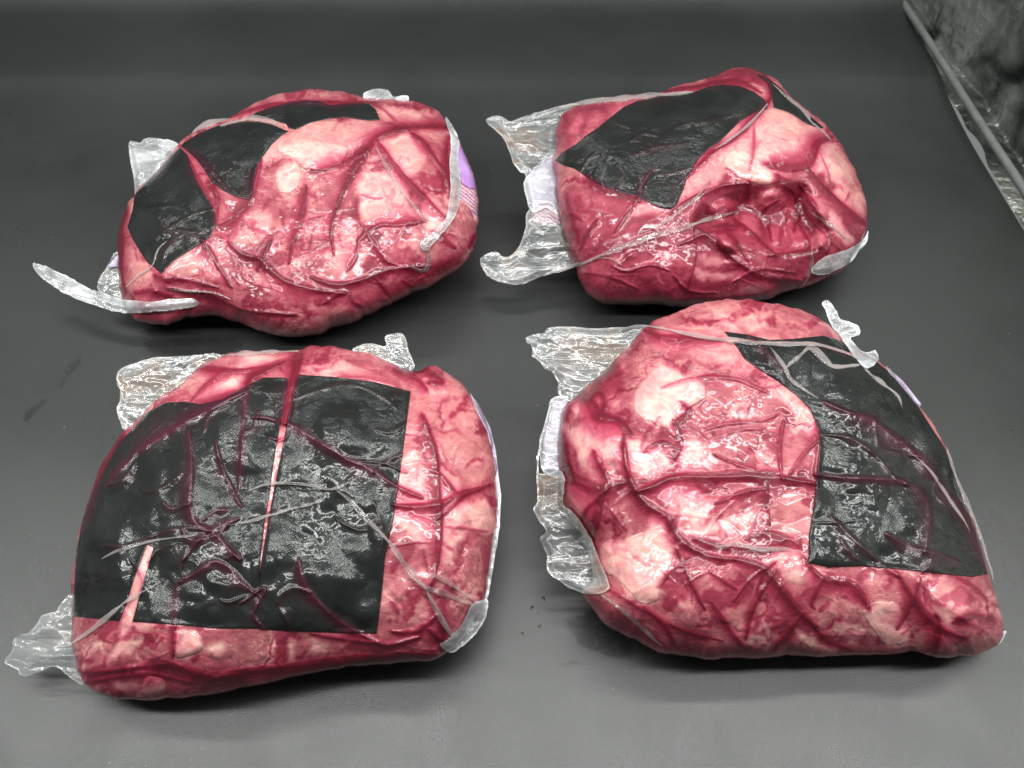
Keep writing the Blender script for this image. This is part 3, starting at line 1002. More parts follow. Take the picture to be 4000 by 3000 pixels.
# ================================================================== back right pack
PADS_B = [
    [(475,530),(510,490),(580,450),(640,400),(700,360),(760,310),(830,255),(900,225),(1000,203),(1100,190),(1190,180),(1260,152),(1330,142),(1420,150),(1490,180),(1545,220),(1560,265),(1490,290),(1420,330),(1370,380),(1310,440),(1260,470),(1210,520),(1180,570),(1150,620),(1130,680),(1100,750),(1070,778),(1010,770),(950,740),(890,710),(800,690),(720,660),(650,622),(580,572),(520,555)],
    [(1500,85),(1560,108),(1625,160),(1690,230),(1770,298),(1845,362),(1835,368),(1760,345),(1690,298),(1640,275),(1592,262),(1578,200),(1560,140)]]
b = Pack((1800, 220, .7685),
         [(475,470),(480,400),(490,330),(510,290),(560,265),(640,240),(750,215),(850,200),(950,198),(1030,185),(1080,160),(1130,145),(1190,138),(1240,112),(1300,88),(1380,66),(1440,60),(1500,68),(1545,90),(1590,115),(1630,148),(1670,192),(1720,240),(1770,280),(1820,320),(1870,370),(1920,430),(1960,500),(2000,580),(2030,650),(2055,730),(2068,800),(2062,880),(2045,940),(2000,1010),(1960,1060),(1900,1110),(1820,1145),(1740,1175),(1650,1200),(1560,1235),(1450,1255),(1350,1265),(1250,1272),(1100,1272),(950,1270),(800,1266),(720,1252),(660,1220),(620,1180),(600,1130),(588,1080),(570,1050),(545,1000),(530,930),(510,860),(495,780),(480,700),(470,600),(468,530)],
         (1250, 690), "back right pack of beef with a black pad above a big knob of pale fat",
         0.052, 0.34, 0.064, 420, 37, PADS_B)
b.area([(1100,790),(1300,700),(1900,760),(2060,900),(1900,1080),(1700,1200),(1000,1260),(620,1210),(500,850),(520,700),(800,720)], blood=.36, soft=60, pale=-.4)
b.area([(1180,820),(1290,690),(1450,650),(1640,660),(1750,650),(1810,740),(1850,820),(1870,920),(1800,980),(1700,1000),(1550,980),(1400,920),(1250,880)], lift=-.030, broad=90, pale=-.9, blood=.42, soft=40)  # dark lean hollow; extra juice colour paints in the shade its depth lacks
b.area([(1340,440),(1390,370),(1460,310),(1530,275),(1600,265),(1680,300),(1740,345),(1810,360),(1880,420),(1930,490),(1980,570),(1990,650),(1900,600),(1820,590),(1760,560),(1680,600),(1620,630),(1540,655),(1450,630),(1380,610),(1330,560),(1310,500)], fat=.66, lift=.009, broad=90, wob=12)
b.area([(1335,530),(1370,480),(1440,470),(1490,510),(1560,560),(1620,610),(1620,632),(1545,655),(1440,625),(1370,590)], fat=1, lift=.003, wob=8)
b.area([(1180,570),(1210,520),(1330,440),(1310,500),(1330,580),(1300,650),(1200,720),(1120,740),(1140,650)], pale=1, fat=.15, lift=.003)
b.area([(1220,710),(1300,660),(1380,650),(1350,700),(1260,750)], fat=.7)
b.area([(1880,800),(1930,830),(1990,920),(1960,950),(1900,890)], fat=.85, lift=.003)
b.area([(1900,560),(2000,660),(2050,780),(2040,860),(1980,800),(1900,700)], pale=.95, fat=.35, lift=.003)
b.area([(560,330),(600,300),(625,340),(560,385)], fat=.8); b.area([(640,330),(700,285),(710,320),(640,370)], fat=.5)
b.area([(900,740),(980,755),(1045,788),(960,805),(880,805)], fat=.75, wob=14)
b.area([(560,690),(760,700),(860,760),(820,860),(700,900),(580,840)], pale=.65)
b.area([(1210,1085),(1350,1092),(1480,1100),(1380,1130),(1240,1140)], fat=.75)
b.area([(1430,1170),(1560,1150),(1620,1190),(1500,1240),(1430,1220)], fat=.6)
b.area([(860,1020),(1100,1000),(1160,1100),(1000,1150),(870,1110)], pale=.6, lift=.004)
b.area([(1520,690),(1620,680),(1640,760),(1560,800),(1490,760)], pale=.7, fat=.25, lift=.010, broad=34)
b.area([(1420,800),(1520,830),(1520,910),(1440,900)], pale=.7, fat=.35, lift=.009, broad=30)
b.area([(1640,860),(1760,870),(1780,950),(1680,970)], pale=.6, fat=.1, lift=.009, broad=34)
b.area([(1740,700),(1850,760),(1860,830),(1780,830)], pale=.6, fat=.4, lift=.009, broad=34)
b.area([(1230,1000),(1330,1010),(1370,1060),(1240,1070)], fat=.7)
b.area([(1000,1000),(1050,990),(1060,1040)], fat=.5)
b.area([(600,1120),(1000,1180),(1500,1200),(1900,1090),(1700,1200),(1400,1275),(800,1275),(650,1225)], blood=.38, soft=40, pale=-.6)
b.area([(1790,560),(1830,500),(1900,520),(1960,600),(1990,700),(1900,660)], pale=.9, fat=.3)
b.area([(1260,105),(1420,65),(1520,85),(1570,150),(1500,150),(1390,110),(1300,125)], pale=-.9, blood=.5)
for q in [([(1535,80),(1575,150),(1577,210),(1540,260),(1480,330),(1400,420),(1290,490),(1200,570),(1110,650)],10,.95,.0026),
          ([(1885,418),(1820,440),(1790,510),(1760,560),(1680,575),(1550,558)],17,1,.0022), ([(1755,565),(1830,650),(1900,720),(1990,800),(2055,845)],13,.95,.0018),
          ([(1060,800),(1130,750),(1220,700),(1330,660),(1460,645)],13,.9,.0018), ([(1180,860),(1280,930),(1380,1020),(1500,1100),(1620,1130),(1740,1140)],17,1,.0024),
          ([(1380,820),(1480,900),(1600,1010)],13,1,.0022), ([(485,820),(540,940),(600,1050)],15,.9,.0014), ([(640,600),(720,665),(840,705),(920,745)],13,.95,.0016),
          ([(970,590),(930,640),(900,720),(850,800),(780,900)],10,.85,.0024), ([(1730,660),(1800,760),(1830,840)],11,.9,.002), ([(1190,870),(1195,1000),(1150,1190)],7,.7,.0014),
          ([(640,1235),(900,1250),(1300,1240),(1720,1190)],16,.8,.001), ([(1470,650),(1440,760),(1380,800),(1300,810),(1180,845)],19,1,.001),
          ([(700,830),(640,920),(600,990)],9,.9,.0024), ([(460,520),(470,640),(490,780)],12,.9,.001), ([(1100,960),(1240,905),(1390,880)],12,.8,.002),
          ([(1640,650),(1700,700),(1720,790),(1690,900)],13,.95,.0016), ([(1560,1010),(1700,1000),(1820,980),(1890,900)],12,.85,.002), ([(1850,830),(1880,930),(1860,1000)],9,.8,.002),
          ([(1380,1150),(1520,1080),(1700,1100)],10,.7,.002), ([(760,1060),(840,1090),(960,1060),(1060,1090)],10,.7,.002), ([(1600,600),(1660,640),(1760,650)],12,.9,.001),
          ([(1500,820),(1560,760),(1620,730)],9,.9,.0016), ([(1660,780),(1640,860),(1620,960)],9,.8,.002), ([(500,830),(560,800),(620,830)],9,.6,.002),
          ([(1400,700),(1430,760),(1500,790),(1560,830),(1580,940)],12,.9,.001), ([(1350,900),(1400,940),(1460,1040)],10,.9,.0014), ([(1290,860),(1360,850),(1440,870)],9,.9,.001),
          ([(1720,860),(1760,920),(1770,990)],10,.9,.0016), ([(1800,850),(1900,960),(1960,1000)],9,.85,.0014), ([(1030,180),(1130,160),(1210,150),(1290,130),(1420,125),(1530,185)],9,.95,.0016),
          ([(620,1100),(760,1120),(900,1180)],9,.6,.0016), ([(1080,1110),(1160,1190),(1300,1200)],10,.8,.0016), ([(1840,1120),(1700,1150),(1560,1200)],13,.9,.001)]:
    b.crease(*q)
for q in [([(730,320),(800,340),(850,360)],8,.1,.0022), ([(690,480),(640,540),(600,600)],8,.1,.0024), ([(800,560),(830,620),(790,680)],9,.2,.0022), ([(860,430),(930,390),(1000,400)],9,.2,.0018),
          ([(1020,570),(960,590),(930,660),(910,740)],9,.5,.0024), ([(1000,600),(1090,590),(1180,560)],9,.35,.0020), ([(940,660),(1010,640),(1110,660)],8,.15,.0020), ([(560,500),(620,520),(700,500)],8,.1,.0022),
          ([(1040,400),(1120,350),(1240,330),(1380,300)],10,.1,.0012), ([(870,500),(1000,460),(1150,440)],9,.35,.0012), ([(700,560),(680,610),(720,650)],8,.0,.0024)]:
    b.crease(*q)
b.area([(1270,760),(1340,720),(1400,760),(1360,830),(1280,830)], pale=.5, fat=.2, lift=.010, broad=32, wob=14)
b.area([(1560,860),(1640,880),(1650,960),(1580,960)], pale=.5, fat=.25, lift=.009, broad=28, wob=14)
b.area([(1300,900),(1390,930),(1400,1000),(1320,980)], pale=.55, fat=.15, lift=.009, broad=28, wob=14)
b.area([(1800,880),(1860,900),(1850,980),(1790,960)], pale=.6, fat=.5, lift=.009, broad=26, wob=14)
b.area([(470,480),(600,420),(820,260),(1100,190),(760,220),(540,270),(490,330)], blood=.30, soft=40)
b.wrinkles(80, 31)
b.build_meat()
b.pads()
b.drape("fat_patch", [(1335,530),(1370,480),(1440,470),(1490,510),(1560,560),(1620,610),(1620,632),(1545,655),(1440,625),(1370,590)], M_MEAT, off=.0004, parent=b.meat, sub=3, wob=6)
b.flap("film_flap", [(130,322),(200,300),(250,330),(330,300),(420,275),(480,258),(560,243),(620,250),(560,290),(510,330),(490,400),(480,520),(440,595),(345,642),(325,600),(280,560),(230,440),(180,380)], M_FLAP, off=-.002, crinkle=.005, scale=110, seed=1)
b.flap("film_flap", [(345,780),(480,790),(540,900),(590,1000),(640,1040),(600,1062),(500,1095),(400,1122),(290,1165),(160,1130),(125,1105),(97,1030),(180,995),(240,1020),(310,940),(330,860)], M_FLAP, off=-.001, crinkle=.005, scale=90, seed=2)
b.drape("label", [(335,620),(400,560),(430,512),(470,500),(485,640),(492,785),(440,748),(370,768),(350,700)], M_LAB_P, off=-.001, skirt=False)
b.drape("printed_label", [(362,772),(440,750),(490,785),(505,850),(470,860),(380,840)], M_LAB_H, off=-.001, skirt=False, label="pink label end with a fine printed hatch")
b.flap("film_flap", [(322,640),(396,552),(430,500),(482,492),(500,800),(440,770),(360,790)], M_SEAL, off=.0015, crinkle=.002, scale=50, seed=8, step=4, layers=1)
b.flap("seal_strip", [(1778,1082),(1850,1020),(1960,985),(2040,935),(2068,885),(2064,940),(2015,1005),(1965,1058),(1850,1110),(1800,1105)], M_SEAL, on=True, off=.003, crinkle=.003, scale=50, seed=3, step=3)
for q in [([(480,1090),(600,1055),(720,1010),(850,955),(1000,912),(1150,868),(1250,830),(1400,790)],13,.005), ([(440,290),(600,240),(800,215),(960,200),(1180,178)],14,.004),
          ([(900,900),(1000,860),(1150,760),(1250,650),(1330,540)],9,.003), ([(1290,470),(1400,400),(1480,330),(1560,240)],8,.004), ([(680,1030),(760,1030),(820,1060)],8,.003),
          ([(1780,790),(1880,860),(1960,930)],8,.003), ([(1740,1170),(1780,1080),(1790,960)],8,.003), ([(1580,130),(1700,240),(1800,340),(1880,430)],8,.003)]:
    b.fold(*q)

# ================================================================== front left pack
PADS_C = [
    [(303,1240),(318,980),(343,840),(398,700),(452,590),(500,510),(560,450),(620,382),(690,345),(770,340),(840,352),(930,330),(1030,275),(1100,240),(1190,240),(1207,250),(1180,400),(1150,560),(1125,740),(1105,860),(1090,1000),(1085,1060),(1090,1292),(900,1290),(740,1275),(553,1262),(592,1120),(642,950),(615,940),(563,1075),(528,1190),(498,1260)],
    [(1248,228),(1400,238),(1560,258),(1718,298),(1702,420),(1672,640),(1645,830),(1610,1000),(1595,1150),(1575,1312),(1400,1308),(1200,1302),(1085,1294),(1078,1180),(1086,1060),(1098,980),(1118,860),(1143,720),(1175,560),(1207,400),(1227,300)]]
c = Pack((0, 1250, .9341),
         [(300,1200),(300,1100),(313,1000),(328,900),(348,820),(375,740),(410,650),(450,560),(500,490),(560,430),(610,370),(660,330),(720,290),(780,240),(830,200),(890,165),(960,138),(1050,130),(1150,128),(1250,120),(1310,106),(1400,110),(1500,128),(1600,163),(1680,198),(1745,208),(1800,188),(1850,205),(1910,250),(1960,310),(2010,380),(2045,460),(2070,560),(2080,680),(2080,800),(2070,900),(2055,1000),(2045,1080),(2030,1160),(1990,1250),(1950,1320),(1890,1380),(1820,1420),(1720,1435),(1600,1440),(1450,1452),(1300,1477),(1150,1512),(1000,1545),(850,1570),(700,1582),(560,1590),(450,1580),(390,1555),(345,1510),(320,1470),(305,1400),(300,1300)],
         (1150, 860), "front left pack of beef almost covered by large black pads",
         0.045, 0.27, 0.052, 400, 53, PADS_C)
c.area([(360,1480),(700,1440),(1100,1460),(1500,1410),(1800,1405),(1600,1445),(1100,1530),(700,1585),(420,1570)], blood=.22, soft=40, pale=-.5)
c.area([(1680,620),(1720,560),(1765,600),(1790,700),(1805,800),(1820,950),(1790,960),(1700,880),(1640,830)], fat=.78, lift=.002)
c.area([(1840,620),(1900,640),(1960,760),(2040,770),(2065,880),(1990,870),(1920,920),(1870,1010),(1835,960),(1850,820),(1830,720)], fat=.85, lift=.002)
c.area([(720,1310),(770,1290),(830,1310),(850,1370),(780,1410),(725,1400)], fat=.9, lift=.003, broad=20); c.area([(870,1360),(930,1350),(942,1385),(900,1402)], fat=.9, wob=10)
c.area([(1205,1335),(1225,1335),(1230,1420),(1205,1420)], fat=.8, wob=8); c.area([(600,1500),(640,1490),(688,1510),(684,1555),(610,1565)], fat=.95, wob=10, lift=.003, broad=20)
c.area([(480,1510),(580,1500),(570,1545),(500,1555)], fat=.7); c.area([(550,1265),(610,1268),(640,1298),(590,1302)], fat=.85, wob=10)
c.area([(980,190),(1040,150),(1200,150),(1150,180),(1050,205),(1000,218)], fat=.9); c.area([(820,320),(900,260),(1000,230),(1025,265),(920,310),(860,332)], fat=.85)
c.area([(500,1340),(545,1345),(600,1340),(540,1385),(450,1430),(480,1390)], fat=.75, wob=20); c.area([(1270,200),(1400,170),(1560,225),(1700,290),(1400,225)], fat=.5, pale=.6)
c.area([(1310,1330),(1370,1330),(1370,1385),(1320,1390)], fat=.65); c.area([(1400,1335),(1470,1335),(1420,1390)], fat=.75)
c.area([(615,945),(645,945),(600,1100),(570,1210),(550,1280),(510,1330),(500,1300),(530,1200),(565,1080)], fat=.85, wob=10)
c.area([(1160,420),(1200,420),(1180,560),(1150,640),(1130,760),(1140,560)], fat=.7, pale=.8, wob=8)
c.area([(1740,230),(1860,250),(1980,400),(2040,560),(2040,760),(1950,740),(1850,600),(1760,420)], pale=.75)
c.area([(1700,320),(1760,420),(1760,560),(1690,600)], pale=.55)
c.area([(1640,960),(1780,1000),(1790,1180),(1700,1300),(1590,1300)], pale=.15)
c.area([(1870,1020),(1930,900),(2040,880),(2040,1050),(1980,1180),(1900,1150)], pale=-.6)
c.area([(1780,290),(1850,290),(1870,320),(1800,320)], fat=.6)
c.area([(780,250),(900,180),(1000,190),(900,260),(700,330)], pale=.8, fat=.2)
for q in [([(1262,108),(1230,250),(1195,430)],19,1,.0042), ([(1195,175),(1090,225),(1040,270),(1025,400),(1008,600),(1000,720)],13,.95,.0026), ([(1025,300),(900,360),(750,440),(620,520),(555,565)],18,1,.0042),
          ([(560,570),(470,660),(445,700)],14,.9,.0026), ([(520,480),(450,590),(405,710),(368,820),(345,900)],14,.85,.002), ([(1050,405),(1120,410),(1230,445),(1330,510),(1450,580),(1560,630),(1650,690),(1765,742)],15,1,.0034),
          ([(1640,770),(1720,780),(1830,770),(1930,730),(2045,688)],15,1,.0028), ([(1838,640),(1900,720),(1930,740),(1870,800),(1825,835)],10,.9,.0018),
          ([(790,460),(800,560),(800,680),(790,760),(820,850),(880,880),(960,960),(1005,1005)],14,.9,.0034), ([(900,500),(930,620),(980,720),(1012,785)],10,.8,.0030),
          ([(420,940),(520,945),(650,900),(760,870),(870,880)],9,.5,.0024), ([(1000,830),(930,860),(850,900),(760,1010)],11,.75,.0024), ([(750,1095),(830,1050),(900,1010),(960,1040),(1010,1100),(1085,1155)],12,.85,.0030),
          ([(1250,1000),(1270,1100),(1330,1180),(1420,1260),(1520,1320),(1620,1360),(1750,1325)],14,.9,.0030), ([(742,1100),(735,1250),(725,1410)],11,.8,.0012), ([(335,1480),(500,1460),(700,1440),(900,1490),(1100,1460),(1300,1440),(1600,1410),(1820,1400)],18,.9,.0022),
          ([(1770,400),(1820,560),(1832,700),(1842,850),(1830,1000),(1800,1120)],12,.9,.0026), ([(1300,1310),(1420,1330),(1560,1350)],11,.7,.002), ([(1560,640),(1600,600),(1680,560)],9,.4,.0024),
          ([(760,870),(800,920),(900,900),(960,850)],10,.7,.0024), ([(840,840),(900,800),(960,790)],9,.7,.0026), ([(680,760),(720,790),(790,770)],9,.6,.0030), ([(850,470),(870,400),(960,350)],9,.5,.0028),
          ([(1120,490),(1180,500),(1215,470)],9,.5,.0026), ([(1020,470),(1060,450),(1080,380)],9,.6,.0030), ([(1000,1190),(1080,1130),(1110,1130),(1060,1230),(1110,1290)],10,.7,.0034), ([(600,720),(680,700),(760,640)],9,.2,.0024),
          ([(450,690),(520,660),(560,600)],10,.3,.0024), ([(780,950),(760,1040),(770,1080)],9,.3,.0028), ([(940,1000),(990,980),(1010,1000)],9,.6,.0026), ([(620,1010),(660,960),(720,940)],8,.15,.002),
          ([(545,1000),(600,1080),(590,1150)],9,.25,.0022), ([(1720,420),(1640,470),(1570,460)],8,.1,.0024), ([(1700,640),(1600,600),(1500,590)],8,.3,.0024), ([(1640,330),(1660,280),(1560,250),(1420,240)],8,.3,.0026),
          ([(1230,330),(1340,290),(1480,270),(1600,320),(1660,370)],7,.1,.0026), ([(1600,860),(1500,880),(1400,830)],8,.1,.002), ([(1580,1000),(1600,880),(1560,760)],8,.1,.002), ([(340,1100),(420,1080),(440,1040)],9,.1,.0024),
          ([(920,1170),(960,1180),(1030,1150)],8,.2,.003), ([(1220,1290),(1160,1180),(1220,1120),(1300,1140)],12,.2,.0026), ([(720,200),(860,200),(1000,210),(1130,190)],9,.8,.002), ([(800,340),(860,270),(930,220)],8,.6,.002),
          ([(1700,215),(1790,215),(1850,260),(1790,265)],10,.85,.003), ([(1640,200),(1740,240),(1790,300)],9,.7,.002), ([(1420,1490),(1550,1440),(1700,1425)],10,.8,.0012), ([(1790,1290),(1860,1350),(1900,1370)],10,.9,.002),
          ([(1640,1300),(1740,1300),(1830,1230)],9,.8,.002), ([(345,1520),(600,1480),(820,1520)],11,.75,.0016), ([(1790,1150),(1850,1250),(1860,1340)],10,.8,.0016)]:
    c.crease(*q)
c.area([(1300,300),(1450,280),(1560,380),(1520,560),(1380,600),(1280,480)], lift=.006, broad=90)
c.area([(1200,900),(1350,820),(1500,880),(1540,1050),(1420,1150),(1240,1080)], lift=.007, broad=90)
c.area([(880,400),(980,420),(980,560),(880,650),(820,560)], lift=.006, broad=70)
c.area([(380,900),(520,780),(660,800),(640,900),(440,980)], lift=.005, broad=80)
c.area([(860,1070),(980,1060),(1040,1130),(960,1160),(870,1130)], lift=.005, broad=50)
c.wrinkles(90, 41)
c.build_meat()
c.pads()
c.drape("fat_patch", [(600,1500),(640,1490),(688,1510),(684,1555),(610,1565)], M_MEAT, off=.0006, parent=c.meat, sub=3, wob=8)
c.drape("fat_patch", [(720,1310),(770,1290),(830,1310),(850,1370),(780,1410),(725,1400)], M_MEAT, off=.0006, parent=c.meat, sub=3, wob=8)
c.flap("film_flap", [(495,215),(560,180),(640,160),(760,150),(830,145),(905,138),(930,170),(850,240),(780,285),(720,330),(660,380),(600,440),(525,460),(500,420),(488,380),(505,300),(488,260)], M_FLAP, off=-.004, crinkle=.005, scale=90, seed=1)
c.flap("film_flap", [(1612,72),(1655,52),(1692,65),(1710,130),(1735,195),(1690,225),(1600,190),(1470,130),(1540,98),(1618,110)], M_FLAP, off=-.001, crinkle=.004, scale=70, seed=2, step=4)
c.flap("film_flap", [(20,1430),(50,1380),(60,1330),(130,1300),(170,1240),(230,1220),(250,1190),(300,1148),(330,1250),(340,1400),(350,1480),(345,1525),(280,1485),(230,1450),(150,1480),(90,1490),(70,1460)], M_FLAP, off=0, droop=.006, crinkle=.006, scale=70, seed=3)
c.flap("seal_strip", [(1838,1360),(1875,1330),(1935,1265),(1975,1190),(2038,1168),(2032,1240),(1992,1310),(1925,1372),(1882,1392)], M_SEAL, on=True, off=.003, crinkle=.003, scale=45, seed=4, step=3)
c.flap("film_rim", [(2072,640),(2086,660),(2093,760),(2083,900),(2063,1040),(2038,1170),(2015,1180),(2040,1060),(2058,940),(2070,800)], M_SEAL, off=.001, crinkle=.0015, scale=40, seed=5, step=3)
c.drape("label", [(1962,300),(2012,370),(2050,450),(2074,545),(2087,660),(2078,680),(2062,560),(2038,468),(1995,385)], M_LAB_P, off=.0008, step=3)
for q in [([(1035,718),(1110,690),(1200,684),(1300,690),(1400,705),(1505,655)],9,.004), ([(1395,700),(1470,760),(1540,840),(1620,920),(1700,1030),(1770,1110),(1850,1140),(1985,1192)],17,.005),
          ([(1770,1100),(1820,1200),(1870,1290),(1905,1340)],12,.004), ([(960,860),(1120,820),(1250,780),(1370,748)],9,.004), ([(300,1350),(400,1280),(520,1180),(675,1095)],10,.004), ([(425,1000),(500,960),(650,920),(820,900)],8,.003),
          ([(1790,1060),(1880,1100),(1980,1170)],9,.003), ([(900,150),(1050,138),(1250,128)],10,.003)]:
    c.fold(*q)

# ================================================================== front right pack
PADS_D = [
    [(905,180),(1000,192),(1100,216),(1200,211),(1330,197),(1400,217),(1460,270),(1400,264),(1300,232),(1220,226),(1100,224),(1010,216),(930,212)],
    [(940,222),(1010,220),(1100,228),(1220,230),(1300,236),(1400,268),(1490,290),(1560,312),(1640,380),(1720,480),(1790,590),(1848,680),(1880,760),(1900,850),(1950,960),(1990,1070),(2013,1150),(2030,1215),(1960,1226),(1800,1211),(1680,1196),(1500,1181),(1350,1186),(1262,1166),(1266,1050),(1286,920),(1302,800),(1312,680),(1307,600),(1272,510),(1212,450),(1132,390),(1052,340),(992,298),(962,250)]]
d = Pack((2000, 1130, .9162),
         [(205,600),(215,520),(260,460),(320,410),(380,370),(440,300),(500,230),(560,170),(620,130),(700,95),(790,65),(880,48),(960,42),(1060,50),(1150,65),(1250,95),(1320,130),(1370,170),(1410,210),(1450,240),(1490,268),(1535,285),(1600,330),(1660,395),(1720,470),(1770,540),(1810,600),(1850,680),(1880,750),(1893,820),(1920,900),(1960,980),(1995,1080),(2020,1150),(2045,1230),(2060,1310),(2085,1400),(2096,1470),(2070,1520),(2020,1545),(1940,1565),(1850,1572),(1780,1562),(1700,1550),(1600,1560),(1480,1562),(1350,1566),(1200,1566),(1050,1572),(900,1575),(800,1570),(650,1552),(560,1515),(480,1480),(400,1430),(340,1355),(305,1290),(345,1240),(338,1160),(310,1065),(260,990),(218,900),(205,800),(197,700)],
         (1080, 860), "front right pack of beef, black pad along its right side, lilac label on its left",
         0.046, 0.28, 0.054, 400, 71, PADS_D)
d.area([(400,1440),(640,1500),(1000,1520),(1400,1550),(1900,1560),(1500,1575),(900,1585),(560,1530)], blood=.25, soft=40, pale=-.5)
d.area([(300,1290),(400,1350),(560,1450),(640,1540),(480,1490),(350,1380)], blood=.55, soft=30)
d.area([(530,430),(590,350),(630,315),(690,340),(740,365),(800,375),(825,450),(790,480),(740,520),(690,560),(700,620),(690,630),(640,590),(570,560),(520,520)], fat=.95, lift=.004, broad=40, wob=16)
d.area([(620,450),(690,440),(720,500),(660,540)], pale=.9, fat=.55, wob=10)
d.area([(260,500),(340,470),(350,540),(290,560)], fat=.8); d.area([(230,620),(280,560),(320,540),(420,570),(480,600),(470,680),(560,780),(500,800),(420,760),(340,800),(270,700),(240,660)], fat=.88, lift=.004, broad=40)
d.area([(250,850),(330,830),(350,880),(350,960),(290,950)], fat=.92); d.area([(480,640),(560,640),(640,690),(690,740),(600,800),(520,760)], fat=.9)
d.area([(730,660),(800,650),(820,740),(780,790),(720,780),(710,720)], fat=.75); d.area([(770,1060),(830,1010),(920,965),(1100,940),(1110,962),(1020,985),(930,1015),(850,1035)], fat=.9, wob=14)
d.area([(370,1120),(390,1080),(470,1080),(560,1040),(640,1010),(690,1100),(680,1180),(640,1260),(620,1320),(540,1340),(500,1280),(440,1230),(380,1190)], fat=.88, lift=.003, broad=50)
d.area([(590,970),(650,980),(620,1040)], fat=.85); d.area([(640,830),(760,830),(850,920),(840,960),(780,1030),(700,960),(640,900)], fat=.6, pale=.8)
d.area([(1100,1130),(1180,1110),(1250,1150),(1280,1250),(1190,1250),(1120,1190)], fat=.7, lift=.003, broad=40); d.area([(1500,1370),(1570,1330),(1640,1350),(1690,1440),(1680,1500),(1600,1520),(1520,1420)], fat=.82, lift=.003, broad=40)
d.area([(1220,1470),(1280,1480),(1380,1540),(1330,1545),(1240,1500)], fat=.9); d.area([(1380,1430),(1500,1440),(1460,1500),(1400,1480)], fat=.75); d.area([(1090,1450),(1140,1460),(1160,1500),(1110,1500)], fat=.8)
d.area([(1100,400),(1200,450),(1280,530),(1305,600),(1250,590),(1180,520)], fat=.55, pale=.9, lift=.002); d.area([(1140,620),(1240,640),(1230,760),(1130,790)], pale=.35)
d.area([(640,180),(800,150),(960,200),(1100,330),(1000,360),(800,290),(620,260)], pale=.85, fat=.12); d.area([(900,60),(1080,60),(1300,150),(1330,190),(1100,150),(940,170)], pale=.35)
d.area([(1000,110),(1090,100),(1080,170),(1010,180)], fat=.4, pale=.9); d.area([(860,100),(900,90),(960,160),(930,180)], fat=.5)
d.area([(1260,840),(1290,940),(1260,1100),(1180,1080),(1140,900)], pale=.7); d.area([(380,930),(480,900),(570,960),(560,1040),(440,1070)], pale=.1)
d.area([(1760,1240),(1860,1250),(1950,1350),(1850,1440),(1780,1350)], fat=.3, pale=.7); d.area([(1900,1280),(2030,1260),(2060,1380),(1950,1420)], pale=.25)
